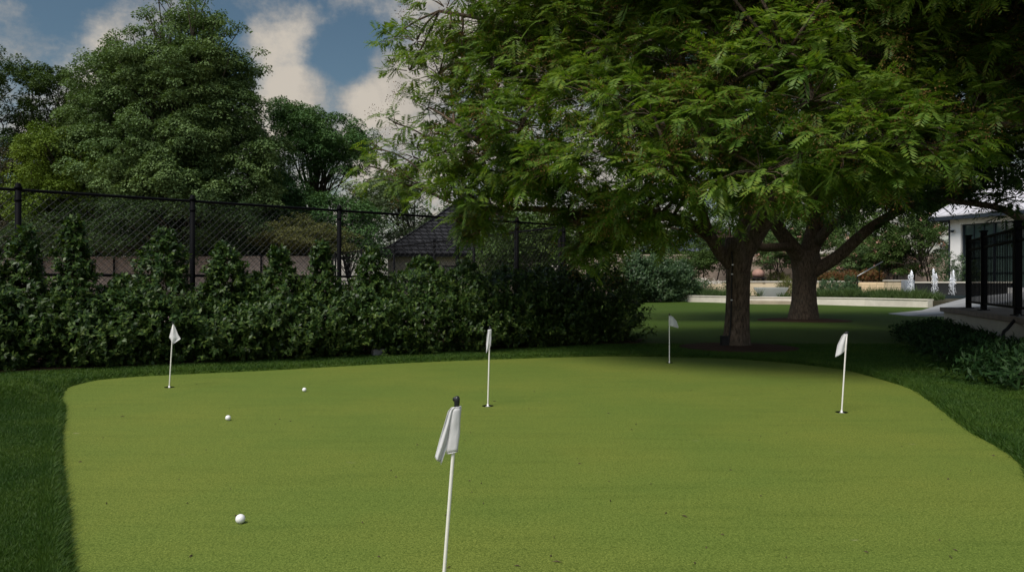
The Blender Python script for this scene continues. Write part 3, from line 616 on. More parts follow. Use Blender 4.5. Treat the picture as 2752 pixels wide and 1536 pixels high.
m_t3 = lm('lime_leaf', (0.075, 0.120, 0.010), (0.098, 0.155, 0.014), (0.120, 0.180, 0.018), (0.150, 0.205, 0.028))
m_t4 = lm('locust_leaf', (0.036, 0.086, 0.024), (0.052, 0.116, 0.032), (0.074, 0.146, 0.042), (0.100, 0.172, 0.052))
m_t5 = lm('olive_leaf', (0.060, 0.070, 0.018), (0.085, 0.092, 0.026), (0.110, 0.112, 0.034), (0.15, 0.14, 0.05))
m_t6 = lm('pale_leaf', (0.055, 0.090, 0.036), (0.078, 0.115, 0.050), (0.100, 0.140, 0.062), (0.13, 0.165, 0.08))
m_t7 = lm('brown_leaf', (0.040, 0.034, 0.022), (0.060, 0.048, 0.030), (0.055, 0.060, 0.026), (0.085, 0.070, 0.045))
m_t8 = lm('crown_shade_toned_leaf', (0.018, 0.036, 0.010), (0.026, 0.050, 0.013), (0.036, 0.064, 0.018), (0.05, 0.08, 0.024))  # shade of the tall crown above, put into a darker leaf colour
GT = 'trees beyond the tennis court'
def bx(px, Y): return (at(px, 0, Y)[0], Y)
g = np.random.default_rng(31)
P_ = [(125, 430, 580), (165, 330, 670), (210, 268, 695), (300, 245, 700), (400, 235, 745), (500, 215, 770), (575, 225, 770)]
leafy_tree('broadleaf_tree', 'tallest broad grey-green tree, its open top reaching above all others', 'tree', GT, bx(490, 41), boughs_from(P_, 40, 200, 1.2, g, 0.62) + boughs_from([(8, 440, 520), (60, 400, 610), (110, 350, 660), (190, 280, 690)], 40, 44, 0.42, g, 0.9) + boughs_from([(-25, 420, 530), (40, 380, 640), (100, 320, 700), (200, 240, 720)], 40, 60, 0.22, g, 0.9), m_t1, g, 9, 120, 0.125, wl=0.6, tr=0.5, trunk_r=0.3, fork=2.6)
# the wiry open top of that tree is its own set of upright shoots
P_ = [(88, -160, 70), (140, -170, 88), (230, -170, 82), (320, -170, 110), (480, -170, 120), (660, -170, 120)]
leafy_tree('dark_tree', 'dark rounded tree at the left edge, tallest beside the bare brown one', 'tree', GT, bx(-60, 44), boughs_from(P_, 43, 70, 1.2, g), m_t2, g, 10, 110, 0.13, tr=0.5)
P_ = [(165, 90, 190), (215, 60, 270), (300, 40, 300), (420, 40, 320), (560, 20, 320), (690, 0, 320)]
leafy_tree('dark_tree', 'dark green tree with an even top, left of the tallest tree', 'tree', GT, bx(170, 48), boughs_from(P_, 47, 90, 1.3, g), m_t2, g, 10, 110, 0.14, tr=0.5)
P_ = [(330, 150, 240), (385, 90, 320), (460, 70, 350), (540, 75, 350), (600, 80, 330)]
leafy_tree('lime_green_tree', 'low yellow-green tree in front of the tallest one, over the left fence bay', 'tree', GT, bx(210, 37.6), boughs_from(P_, 37.8, 85, 0.85, g), m_t3, g, 13, 80, 0.105, tr=0.42)
P_ = [(262, 740, 780), (280, 725, 850), (318, 745, 930), (350, 745, 985), (400, 740, 1010), (440, 780, 1015), (475, 800, 1000)]
leafy_tree('locust_tree', 'dark flat-tiered tree with bare slim stems, right of the tallest tree', 'tree', GT, bx(850, 47), boughs_from(P_, 46, 58, 1.15, g, 0.36, 0.8), m_t4, g, 9, 110, 0.125, tr=0.5, trunk_r=0.17, fork=4.0, upward=0.5, stems=3)
P_ = [(400, 690, 790), (470, 680, 800), (540, 680, 860), (620, 680, 900), (690, 690, 900)]
leafy_tree('locust_tree', 'dense dark tree filling the gap below the flat-tiered tree', 'tree', GT, bx(770, 43), boughs_from(P_, 42.5, 70, 1.1, g, 0.5), m_t4, g, 9, 110, 0.13, tr=0.5)
P_ = [(520, 850, 960), (560, 830, 1030), (620, 830, 1050), (690, 840, 1040)]
leafy_tree('feathery_bush', 'deep green feathery bush left of the slate roof', 'bush', GT, bx(940, 42), boughs_from(P_, 41.5, 34, 0.9, g, 0.5), m_t4, g, 13, 46, 0.14, tr=0.45, trunk_r=0.1, fork=1.0)
P_ = [(455, 940, 1060), (500, 910, 1180), (570, 960, 1260), (640, 960, 1300), (690, 960, 1300)]
leafy_tree('pale_tree', 'pale green tree rising behind the slate roof', 'tree', GT, bx(1110, 60), boughs_from(P_, 59, 55, 1.4, g, 0.6), m_t6, g, 13, 46, 0.2, tr=0.6)
P_ = [(575, 780, 840), (605, 720, 900), (640, 690, 950), (690, 680, 975)]
leafy_tree('olive_bush', 'olive-brown bush in front of the dark trees, above the far windscreen', 'bush', GT, bx(820, 37.2), boughs_from(P_, 37.0, 40, 0.65, g, 0.7), m_t5, g, 12, 80, 0.085, tr=0.36, trunk_r=0.07, fork=0.8, droop=0.0)
P_ = [(345, -90, 50), (400, -110, 80), (500, -110, 85), (600, -110, 80), (690, -110, 75)]
leafy_tree('bare_tree', 'brown half-bare thicket at the left edge behind the fence', 'tree', GT, bx(-10, 37.2), boughs_from(P_, 37.4, 44, 0.8, g), m_t7, g, 9, 26, 0.10, tr=0.42, trunk_r=0.1, fork=0.6, stems=5)
P_ = [(515, 480, 700), (560, 250, 740), (620, 60, 760), (690, 40, 760)]
leafy_tree('dark_bush', 'bushes low under the tallest tree, coloured dark for its shade, just over the windscreen', 'bush', GT, bx(540, 37.4), boughs_from(P_, 37.4, 96, 0.8, g), m_t8, g, 12, 60, 0.11, tr=0.42, trunk_r=0.08, fork=0.6)
P_ = [(560, 1330, 1560), (600, 1290, 1620), (680, 1270, 1640), (745, 1270, 1640)]
leafy_tree('dark_bush', 'dark tall bushes seen through the netting behind the caged fence corner', 'bush', GT, bx(1450, 28), boughs_from(P_, 27.5, 40, 0.8, g), m_t2, g, 13, 46, 0.12, tr=0.42, trunk_r=0.08, fork=0.6)
for pxl, pxr, top, Yb, mm, lb in ((-150, 420, 560, 52, m_t2, 'dark wood far behind the left trees'), (380, 900, 520, 54, m_t2, 'dark wood far behind the tallest tree'), (1250, 1900, 560, 64, m_t2, 'dark wood behind the house and under the hanging branches')):
    P_ = [(top, pxl + 60, pxr - 60), (top + 40, pxl, pxr), (700, pxl, pxr), (740, pxl, pxr)]
    leafy_tree('far_tree', lb, 'tree', 'far woods', bx((pxl + pxr) / 2, Yb), boughs_from(P_, Yb, 46, 2.0, g, 0.7, 0.25), mm, g, 13, 40, 0.26, tr=0.9, trunk_r=0.3)
# ------------------------------------------------------------------ the big pinnate-leaved trees
m_bark2 = mat('ridged_bark', (0.10, 0.08, 0.065), 0.95, 0.1); q = NT(m_bark2); ov = q.obj()
b1 = q.noise(q.mapping(ov, (1, 1, 0.30)), 26, 5, 0.7); b2 = q.noise(ov, 70, 3, 0.6); b3 = q.noise(ov, 3, 4)
c = q.ramp(b1, [(0.35, (0.040, 0.028, 0.020)), (0.55, (0.125, 0.090, 0.065)), (0.75, (0.21, 0.16, 0.12))])
c = q.mix(q.ramp(b3, [(0.4, (0, 0, 0)), (0.75, (0.5,) * 3)]), c, (0.06, 0.055, 0.042)); q.l(c, q.b.inputs['Base Color'])
q.bump(q.math('MULTIPLY_ADD', b2, 0.35, b1), 0.9, 0.025)
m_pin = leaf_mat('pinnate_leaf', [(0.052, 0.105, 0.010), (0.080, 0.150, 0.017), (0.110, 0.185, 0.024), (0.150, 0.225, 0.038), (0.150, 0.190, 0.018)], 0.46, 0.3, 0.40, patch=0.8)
m_pin2 = leaf_mat('pinnate_leaf_shade_toned', [(0.018, 0.042, 0.007), (0.028, 0.062, 0.010), (0.040, 0.082, 0.014), (0.056, 0.102, 0.018)], 0.5, 0.25, 0.24, patch=0.8)  # same species as m_pin, with the right side's shade put into the colour
m_seed = leaf_mat('seed_panicle', [(0.070, 0.034, 0.012), (0.120, 0.062, 0.020), (0.145, 0.088, 0.028), (0.100, 0.078, 0.022)], 0.8, 0.1, 0.2, tcol=(1.1, 1.0, 0.7))
def pinnate_tree(name, label, group, trunk, trunk_r, limbs, boughs, m, g, L=0.36, tips=34, per=6, pairs=8, seeds=0.25, crown_w=0.235):
    """limbs: list of (points, r0, r1); each bough grows from the closest limb end"""
    root = thing(name, (trunk[0][0], trunk[0][1], 0), label, 'tree', group); mb = MB()
    mb.tube(trunk, trunk_r, 28, 0.045, seed=int(trunk[0][0] * 10))
    ends = []
    for pts, r0, r1 in limbs:
        p = catmull_open(pts, 5); mb.tube(p, np.linspace(r0, r1, len(p)), 14, 0.04, seed=len(pts) + int(r0 * 1000)); ends += [(q_, r0 + (r1 - r0) * i / len(p)) for i, q_ in enumerate(p)][3:]
    E = np.array([e[0] for e in ends]); ER = np.array([e[1] for e in ends]); P, D, LL, SP = [], [], [], []
    for c, r, dens in boughs:
        c = np.asarray(c); r = np.asarray(r); j = np.argmin(((E - c) ** 2).sum(1) + 0.4 * np.abs(E[:, 2] - c[2] + 0.4))
        mb.tube(bend(E[j], c, 7, 0.16, g), np.linspace(min(ER[j] * 0.7, 0.05), 0.014, 7), 6)
        n = max(4, int(tips * dens * (r[0] * r[2] / 0.7))); T, d = ell_points(c, r, n, 0.35, 0.2, g)
        for tp in T[:: 2 if n > 14 else 1]: mb.tube(bend(c + (tp - c) * 0.1, tp, 4, 0.2, g), np.linspace(0.010, 0.004, 4), 3, cap=False)
        for _ in range(per):
            P.append(T + g.normal(size=T.shape) * 0.035); h = rdir(n, g) * np.array((1, 1, 0.55)); D.append(unit(h * 1.25 + d * 0.6 + np.array((0, 0, 0.1)))); LL.append(L * g.uniform(0.5, 1.35, n))
        k = g.uniform(size=n) < seeds; SP.append(T[k] + d[k] * 0.24)
    mb.build('trunk', m_bark2, root, True)
    P, D, LL = np.concatenate(P), np.concatenate(D), np.concatenate(LL)
    V = fronds(P, D, LL, pairs); np_mesh('crown', V, quads(len(V) // 4), m, root)
    SP = np.concatenate(SP)
    if len(SP):
        k = 70; d = rdir(len(SP) * k, g); C_ = np.repeat(SP, k, 0) + d * g.uniform(0.02, 1, (len(d), 1)) ** 0.6 * np.array((0.19, 0.19, 0.15)) - np.array((0, 0, 0.03)); s = g.uniform(0.012, 0.024, len(d))
        o_ = np_mesh('seed_clumps', leaves(C_, d, rdir(len(d), g), s, s * 0.9), quads(len(d)), m_seed, root); o_['label'] = 'brown seed panicles among the leaves'  # brown seed heads, no flowers
    return root
def catmull_open(P, k=5):
    P = np.array(P, float); Q = np.concatenate([[2 * P[0] - P[1]], P, [2 * P[-1] - P[-2]]]); out = []
    for i in range(1, len(Q) - 2):
        a, b, c, d = Q[i - 1:i + 3]
        for j in range(k):
            u = j / k; out.append(0.5 * (2 * b + (c - a) * u + (2 * a - 5 * b + 4 * c - d) * u ** 2 + (3 * b - a - 3 * c + d) * u ** 3))
    return np.array(out + [P[-1]])
def bo(px, row, Y, r=0.8, dens=1.0, fl=0.62): return (at(px, row, Y), (r, r, r * fl), dens)
g = np.random.default_rng(41)
X1, Y1 = 3.9, 13.25
trunk1 = [(X1 - 0.02, Y1, -0.08), (X1 - 0.02, Y1, 0.03), (X1 - 0.03, Y1, 0.12), (X1 - 0.02, Y1, 0.3), (X1 - 0.01, Y1, 0.6), (X1 + 0.0, Y1, 1.0), (X1 + 0.0, Y1, 1.35), (X1 + 0.0, Y1, 1.62), (X1 + 0.03, Y1 + 0.02, 1.9)]
r1 = [0.34, 0.29, 0.255, 0.222, 0.205, 0.198, 0.205, 0.245, 0.24]
limbs1 = [([(X1 - 0.02, Y1, 1.36), at(1935, 678, 13.2), at(1895, 625, 13.1), at(1810, 585, 12.9), at(1640, 545, 12.3), at(1480, 480, 11.8), at(1330, 410, 11.6), at(1220, 330, 11.8)], 0.125, 0.03),
          ([(X1 + 0.02, Y1, 1.6), at(2040, 610, 13.1), at(2085, 540, 12.8), at(2140, 420, 12.3), at(2210, 250, 11.6), at(2280, 60, 11.0), at(2320, -150, 10.5)], 0.2, 0.05),
          ([(X1 + 0.02, Y1 + 0.05, 1.7), at(2010, 560, 13.6), at(1980, 400, 13.8), at(1930, 200, 13.6), at(1900, -40, 13.2), at(1880, -300, 13)], 0.16, 0.05),
          ([at(1990, 500, 13.6), at(1880, 350, 13.2), at(1720, 220, 12.8), at(1540, 120, 12.6), at(1340, 60, 12.6), at(1180, 30, 12.8)], 0.1, 0.025),
          ([at(2060, 575, 13.0), at(2120, 500, 11.6), at(2230, 430, 10.3), at(2380, 390, 9.3), at(2520, 400, 8.8)], 0.12, 0.03),
          ([at(1900, 620, 13.0), at(1880, 560, 11.8), at(1840, 480, 10.4), at(1800, 400, 9.4), at(1780, 330, 8.9)], 0.1, 0.025),
          ([at(2000, 480, 13.5), at(2040, 330, 11.8), at(2080, 220, 10.2), at(2120, 140, 9.4)], 0.1, 0.025),
          ([at(1720, 575, 12.6), at(1560, 570, 12.2), at(1420, 560, 12.2), at(1300, 560, 12.5), at(1200, 540, 12.8)], 0.07, 0.02)]
B1 = [bo(*b) for b in (
    # lit front, hanging toward the green
    (1900,340,9.2,.8), (2050,460,8.9,.8), (2180,270,8.9,.8), (2260,420,8.6,.75), (2400,390,8.6,.75), (2520,390,8.8,.55), (2100,150,9.3,.8), (1760,310,9.6,.85), (1810,470,9.4,.75),
    (1660,420,10,.85), (1520,450,10.6,.8), (1610,270,10.4,.85), (1410,340,11.2,.9), (1900,520,9.8,.65,.9), (2320,455,9.2,.6), (1720,520,10.3,.7), (2600,340,9.3,.7), (2000,430,9.6,.6), (2160,440,9.4,.65),
    (1960,230,9.6,.8), (2300,300,9,.75), (2450,290,9.2,.7), (2460,440,9.2,.42), (2610,385,9.4,.4), (2380,480,9.8,.4,.8), (2240,470,9.8,.4,.9), (2090,480,10.4,.4,.8), (1945,520,10.3,.35,.8), (1870,580,10.6,.32,.7), (1780,575,10.6,.45), (1690,600,11,.45),
    # left shoulder and the hanging left skirt
    (1300,420,11.8,.85), (1250,520,12.2,.75), (1380,450,11.8,.7), (1480,450,11.6,.65), (1285,545,12.4,.4), (1262,560,12.8,.36,.9), (1590,575,11.6,.42), (1620,635,11.6,.4), (1590,660,11.7,.3,.9), (1180,410,13,.5,.8), (1110,420,13.2,.42,.8), (1270,610,12.6,.32,.8), (1450,470,12,.5), (1420,430,11.4,.65), (1650,560,11.4,.5), (1225,595,12.8,.34,.9), (1285,625,12.6,.3,.8), (1265,585,12.6,.36,.9), (1310,590,12.5,.32,.9), (1400,505,12,.45), (1480,515,11.9,.45), (1540,545,11.8,.42), (1560,610,11.6,.36), (1620,650,11.6,.34), (1665,605,11.5,.36), (1705,590,11.2,.4), (1600,690,11.7,.26,.9), (1350,520,12.2,.4), (1725,625,11.2,.32), (1795,610,10.8,.32), (1640,560,11.2,.4), (1570,665,11.6,.24,.9),
    # airy upper left
    (1120,110,13,.7,.42), (1100,190,13,.55,.4), (1180,200,12.8,.75,.5), (1240,100,12.8,.8,.5), (1150,290,13,.6,.45), (1060,330,13.4,.4,.5), (1120,390,13.4,.5,.6), (1230,300,12.6,.8,.6), (1320,200,12.4,.85,.7), (1300,60,12.6,.8,.6), (1060,100,13.4,.3,.4), (1200,20,12.8,.6,.5), (1330,330,12,.8,.8), (1220,400,12.6,.7,.8), (1050,440,13.8,.35,.6), (1005,400,14,.32,.6), (985,445,14.2,.3,.7), (1030,480,13.8,.36,.8), (1080,500,13.6,.36,.8), (1130,500,13.3,.36,.8),
    # upper middle
    (1420,110,12,.9), (1500,220,11.4,.9), (1540,60,11.8,.9), (1650,130,11,.9), (1700,20,11,.9), (1800,170,10.5,.9), (1850,40,10.6,.9), (1990,60,10.2,.9), (2200,80,10,.85), (2330,150,9.8,.8), (1450,0,12,.9), (1600,-60,11.6,.9), (1780,-90,11,.95), (1960,-80,10.6,.95), (2150,-60,10.4,.95), (2350,0,10,.9), (2500,140,9.8,.7), (2450,40,10,.8), (2600,180,10,.6))]
# the mass of the crown behind and above, mostly out of the frame
for _ in range(62):
    a = rdir(1, g)[0]; a[2] = abs(a[2]) * 1.0 - 0.25; c_ = np.array((3.9, 12.6, 5.6)) + a * np.array((4.6, 4.3, 3.2)) * g.uniform(0.35, 1.0)
    px_ = CX + F * c_[0] / c_[1]
    if c_[2] < 2.9 or (px_ < 1320): continue
    B1.append((c_, (1.0, 1.0, 0.65), 0.85))
for _ in range(18): B1.append((np.array((g.uniform(4.4, 8.0), g.uniform(6.6, 9.6), g.uniform(4.9, 7.2))), (1.0, 1.0, 0.6), 0.9))  # extra boughs above the view, added to shade the right lawn
pinnate_tree('pinnate_leaf_tree', 'big spreading tree with feathery leaves and a grey-brown trunk in the nearer mulch ring', 'spreading trees on the back lawn', trunk1, r1, limbs1, B1, m_pin, g, 0.25, 62, 7, 8, 0.42)

g = np.random.default_rng(43)
X2, Y2 = 8.7, 22.9
trunk2 = [(X2 - 0.02, Y2, -0.08), (X2 - 0.02, Y2, 0.05), (X2 - 0.01, Y2, 0.25), (X2, Y2, 0.6), (X2, Y2, 1.0), (X2 + 0.02, Y2, 1.4), (X2 + 0.05, Y2, 1.75), (X2 + 0.06, Y2, 2.1)]
r2 = [0.50, 0.46, 0.43, 0.37, 0.345, 0.36, 0.44, 0.36]
limbs2 = [([(X2 - 0.05, Y2, 1.5), at(2140, 680, 22.7), at(2095, 620, 22.4), at(2060, 560, 22), at(2010, 420, 21.5), at(1960, 200, 21), at(1920, 0, 20.5)], 0.26, 0.07),
          ([(X2 + 0.02, Y2, 1.7), at(2190, 620, 22.8), at(2190, 520, 22.6), at(2210, 350, 22.2), at(2240, 120, 22), at(2250, -100, 22)], 0.30, 0.08),
          ([(X2 + 0.1, Y2, 1.4), at(2250, 690, 22.6), at(2330, 620, 22), at(2410, 570, 21.5), at(2520, 520, 21), at(2680, 500, 20.5)], 0.22, 0.05),
          ([at(2195, 650, 22.7), at(2240, 600, 22.2), at(2300, 545, 21.5), at(2400, 440, 20.8), at(2520, 300, 20)], 0.17, 0.05),
          ([at(2135, 662, 22.8), at(2100, 663, 22.2), at(2040, 664, 21.6), at(1960, 640, 21)], 0.14, 0.10),
          ([at(2080, 590, 22.2), at(1950, 480, 21), at(1800, 380, 20.4), at(1650, 300, 20)], 0.12, 0.04)]
B2 = [bo(*b) for b in ((2440,520,21,.7,.8), (2400,560,21,.6,.8), (2330,530,21,.45,.7), (2230,440,20.5,.7,.9), (2050,470,21,.7,.9), (1950,580,21.4,.6,.7), (2130,430,20.4,.9), (1880,600,21.5,.7,.7), (1780,640,22,.7,.6), (2650,480,20,.9,.8), (1700,600,22,.9,.8), (1620,640,22.5,.8,.7))]
for _ in range(105):
    a = rdir(1, g)[0]; c_ = np.array((8.2, 21.6, 6.6)) + a * np.array((6.6, 4.6, 3.9)) * g.uniform(0.4, 1.0)
    if c_[2] < 3.4 - 0.0: continue
    B2.append((c_, (1.25, 1.25, 0.75), 0.75))
pinnate_tree('pinnate_leaf_tree', 'spreading tree with shade-darkened leaf colour, thick forked trunk in the farther mulch ring', 'spreading trees on the back lawn', trunk2, r2, limbs2, B2, m_pin2, g, 0.42, 24, 6, 6, 0.1, 0.27)

g = np.random.default_rng(47)
X3, Y3 = 12.6, 17.6
trunk3 = [(X3, Y3, -0.1), (X3, Y3, 0.3), (X3 - 0.05, Y3, 1.2), (X3 - 0.2, Y3 - 0.1, 2.4), (X3 - 0.3, Y3 - 0.2, 3.4)]
limbs3 = [([(X3 - 0.2, Y3 - 0.1, 2.2), at(2760, 600, 15.6), at(2690, 560, 15), at(2560, 541, 14.8), at(2470, 536, 14.6)], 0.10, 0.03),
          ([(X3 - 0.3, Y3 - 0.2, 3.1), at(2800, 300, 15), at(2700, 150, 14), at(2560, 60, 13.2), at(2400, -60, 12.5)], 0.22, 0.05), ([(X3 - 0.3, Y3 - 0.2, 3.2), at(2900, 100, 16), at(2850, -100, 15.5), at(2700, -300, 15)], 0.2, 0.05),
          ([at(2820, 330, 15.2), at(2740, 330, 13), at(2680, 330, 11.5), at(2620, 290, 10.8)], 0.1, 0.03)]
B3 = [bo(*b) for b in ((2560,520,14.6,.35,.6), (2640,530,14.6,.3,.5), (2730,530,14.4,.4,.5), (2490,520,14.5,.3,.5), (2720,585,14.8,.25,.5), (2590,455,14.6,.5,.8), (2700,440,14,.8), (2620,400,14.6,.8), (2720,330,13,.9), (2560,300,15.5,1), (2640,220,13.5,1), (2720,120,12.6,1), (2540,140,14.6,1), (2620,20,13,1), (2480,30,14.4,1), (2740,-20,12,1),
      (2400,-60,13.6,1.1), (2560,-100,13,1.1), (2700,-140,12,1.1), (2420,200,16,1), (2480,380,16,.9), (2380,110,15.6,1), (2300,-20,15,1), (2820,240,12,1), (2850,60,11.5,1), (2850,400,13,1), (2730,200,10.4,.5), (2740,60,9.6,.5), (2700,20,10.2,.6))]
for _ in range(26):
    a = rdir(1, g)[0]; c_ = np.array((11.5, 15.5, 6.6)) + a * np.array((4.0, 4.0, 2.6)) * g.uniform(0.3, 1.0)
    if c_[2] < 3.6: continue
    B3.append((c_, (1.2, 1.2, 0.7), 0.9))
for _ in range(30): B3.append((np.array((g.uniform(6.8, 12.5), g.uniform(5.5, 13), g.uniform(5.4, 8.2))), (1.2, 1.2, 0.7), 0.9))  # unseen boughs added overhead to block sky light on lawn and shrubs
for _ in range(20): B3.append((np.array((g.uniform(5.5, 10), g.uniform(2.5, 8), g.uniform(6, 8.5))), (1.2, 1.2, 0.7), 0.9))  # more unseen boughs, added to darken the near right corner
pinnate_tree('pinnate_leaf_tree', 'overhanging tree, leaves coloured dark for shade, filling the upper right corner of the photo', 'spreading trees on the back lawn', trunk3, [0.4, 0.33, 0.3, 0.28, 0.26], limbs3, B3, m_pin2, g, 0.36, 30, 6, 7, 0.1)

# cable clipped up the nearer trunk and the box at its foot
m_cable = mat('black_cable', (0.012, 0.011, 0.010), 0.6); m_clip = mat('metal_clip', (0.5, 0.5, 0.5), 0.35, 0.5, 0.7)
rt = thing('light_cable', (X1 - 0.2, Y1 - 0.12, 0), 'thin dark cable clipped up the grey-brown trunk', 'cable')
cp = [(X1 - 0.235, Y1 - 0.20, 0.02), (X1 - 0.20, Y1 - 0.165, 0.2), (X1 - 0.168, Y1 - 0.145, 0.5), (X1 - 0.155, Y1 - 0.145, 0.9), (X1 - 0.15, Y1 - 0.15, 1.3), (X1 - 0.15, Y1 - 0.19, 1.5), (X1 - 0.175, Y1 - 0.215, 1.68)]
MB().tube(catmull_open(cp, 5), 0.013, 8).build('cord', m_cable, rt, True)
for z in (0.86, 1.30, 1.46):
    i_ = np.interp(z, [c_[2] for c_ in cp], [c_[0] for c_ in cp]); j_ = np.interp(z, [c_[2] for c_ in cp], [c_[1] for c_ in cp]); MB().box((i_, j_ - 0.012, z), (0.034, 0.016, 0.02)).build('clip', m_clip, rt, bevel=0.003)
rt = thing('junction_box', (X1 - 0.33, Y1 - 0.1, 0), 'dark box standing in the mulch against the grey-brown trunk', 'box')
MB().box((X1 - 0.27, Y1 - 0.12, 0.13), (0.11, 0.10, 0.20), 0.2).build('case', m_cable, rt, bevel=0.008); MB().box((X1 - 0.27, Y1 - 0.12, 0.24), (0.12, 0.11, 0.018), 0.2).build('lid', m_cable, rt, bevel=0.005)

# ------------------------------------------------------------------ garden terrace behind the back lawn
m_cream = rough_mat('cream_render', (0.60, 0.55, 0.46), (0.70, 0.64, 0.55), 5, 0.85, 0.2, 0.1)
m_lime = brick_mat('limestone_ledger', (0.74, 0.60, 0.41), (0.64, 0.51, 0.34), (0.34, 0.27, 0.18), 1.1, 0.15, 0.012)
m_tanstone = rough_mat('tan_stone', (0.34, 0.28, 0.20), (0.42, 0.35, 0.26), 12, 0.85)
CW = [(6.5, 50.0), (10.4, 45.6), (12.75, 41.2), (15.1, 39.7), (17.4, 37.7), (18.75, 34.4)]
root = thing('garden_wall', (*CW[1], 0), 'long low cream wall edging the back lawn in front of the planting', 'wall')
mb = MB(); cpg = MB()
for i, (a, b) in enumerate(zip(CW[:-1], CW[1:])):
    mb.slab(a, b, 0.36, -0.1, 0.37); cpg.slab(a, b, 0.42, 0.372, 0.42)
mb.build('wall', m_cream, root); cpg.build('coping', m_cream, root, bevel=0.01)
a, b = np.array(CW[2]), np.array(CW[3]); off = np.array((-0.25, -0.4)); MB().slab(a + off, b + off, 0.5, -0.1, 0.22).build('step', m_tanstone, root, bevel=0.01)
m_soil = rough_mat('planting_soil', (0.035, 0.03, 0.02), (0.07, 0.06, 0.035), 8, 0.95)
MB().prism([(6.6, 50.0), (10.5, 45.7), (12.85, 41.35), (15.2, 39.85), (17.5, 37.8), (18.9, 34.4), (21, 29), (36, 29), (36, 62), (4, 62)], -0.1, 0.35).build('terrace', m_soil)['kind'] = 'structure'
m_orn = leaf_mat('ornamental_grass', [(0.035, 0.070, 0.018), (0.055, 0.095, 0.026), (0.080, 0.125, 0.040)], 0.6, 0.25, 0.3)
g = np.random.default_rng(51); Pc = []
def along(P, s):
    P = np.array(P); L = np.concatenate([[0], np.cumsum(np.linalg.norm(np.diff(P, axis=0), axis=1))]); return np.stack([np.interp(s * L[-1], L, P[:, 0]), np.interp(s * L[-1], L, P[:, 1])], -1)
s_ = g.uniform(0.25, 1, 330); pc = along(CW, s_) + np.stack([g.uniform(0.1, 1.0, 330), g.uniform(0.35, 1.6, 330)], 1); hgt = g.uniform(0.25, 0.5, 330) * np.where(s_ > 0.7, 1.25, 1)
k = ~((CX + F * pc[:, 0] / pc[:, 1] > 2008) & (CX + F * pc[:, 0] / pc[:, 1] < 2140) & (g.uniform(size=330) < 0.93)); pc, hgt = pc[k], hgt[k]
nb = 60; P = np.repeat(np.concatenate([pc, np.full((len(pc), 1), 0.34)], 1), nb, 0) + g.normal(size=(len(pc) * nb, 3)) * np.array((0.1, 0.1, 0)); D = rdir(len(P), g) * np.array((0.7, 0.7, 0)) + np.array((0, 0, 0.9)); Lb = np.repeat(hgt, nb) * g.uniform(0.6, 1.4, len(P))
tag(np_mesh('ornamental_grass', leaves(P, unit(D), rdir(len(P), g), Lb, np.full(len(P), 0.022)), quads(len(P)), m_orn), 'loose green ornamental grass spilling over the low cream wall', 'grass', kind='stuff')
# raised stone wall, stair, pier, water wall
root = thing('stone_wall', (12.4, 50, 0), 'raised cream limestone wall with long ledger courses behind the planting', 'wall')
SWL = [(11.6, 51.0), (15.6, 49.2), (20.4, 45.2)]
mb = MB(); cpg = MB()
for a, b in zip(SWL[:-1], SWL[1:]): mb.slab(a, b, 0.4, 0.2, 1.20); cpg.slab(a, b, 0.5, 1.202, 1.27)
mb.build('wall', m_lime, root); cpg.build('coping', m_cream, root, bevel=0.01)
root = thing('stone_stair', (20.0, 43.6, 0.3), 'cream stone steps climbing beside the handrail', 'stair')
for i in range(5):
    MB().box((20.35 + i * 0.02, 42.6 + i * 0.36, 0.35 + (i + 0.5) * 0.17), (2.3, 0.36, 0.168)).build('step', m_lime, root, bevel=0.008)
MB().box((20.95, 42.0, 0.72), (1.0, 0.45, 1.06)).build('cheek_wall', m_lime, root, bevel=0.008)
MB().box((20.95, 42.0, 1.285), (1.1, 0.55, 0.06)).build('coping', m_cream, root, bevel=0.008)
root = thing('handrail', (19.4, 42.6, 0.3), 'slim dark metal handrail slanting up beside the stone steps', 'handrail')
a, b = at(2304, 742, 42.2), at(2372, 703, 43.2)
MB().tube([a + (0, 0, -1.0), a], 0.035, 8).build('post', m_rail, root, True); MB().tube([at(2363, 710, 43.1) + (0, 0, -0.9), at(2363, 709, 43.1)], 0.03, 8).build('post', m_rail, root, True)
m_steel = mat('brushed_rail', (0.25, 0.25, 0.25), 0.35, 0.5, 0.8); MB().tube([a, b], 0.032, 8).build('rail', m_steel, root, True)
root = thing('path_light', (19.6, 41.8, 0.3), 'short dark bollard in the grass beside the handrail post', 'bollard')
p = at(2312, 790, 41.9); MB().tube([(p[0], p[1], 0.3), (p[0], p[1], 0.92)], 0.055, 10).build('post', m_rail, root, True); MB().lathe((p[0], p[1], 0.92), [(0, 0), (0.065, 0), (0.065, 0.03), (0, 0.035)], 12).build('cap', m_rail, root, True)
m_slab = rough_mat('grey_granite', (0.20, 0.22, 0.25), (0.28, 0.30, 0.33), 20, 0.6); m_bwall = mat('black_water_wall', (0.008, 0.009, 0.012), 0.25, 0.5)
root = thing('water_wall', (21.3, 41.6, 0), 'dark water wall with a pale coping and grey granite end pier behind the fountain jets', 'fountain wall')
MB().box((21.42, 41.6, 0.72), (0.52, 0.5, 1.16)).build('pier', m_slab, root, bevel=0.01); MB().slab((21.69, 41.62), (27, 41.0), 0.3, 0.2, 1.14).build('wall', m_bwall, root); MB().slab((21.7, 41.6), (27, 40.98), 0.42, 1.142, 1.22).build('coping', m_cream, root, bevel=0.01)
m_water = mat('pool_water', (0.02, 0.03, 0.035), 0.06, 0.5); MB().prism([(21.4, 40.9), (27, 40.3), (27, 38.8), (21.4, 39.4)], 0.3, 0.52).build('pool', m_water)['kind'] = 'structure'
m_foam = mat('water_foam', (0.92, 0.93, 0.97), 0.3, 0.5)
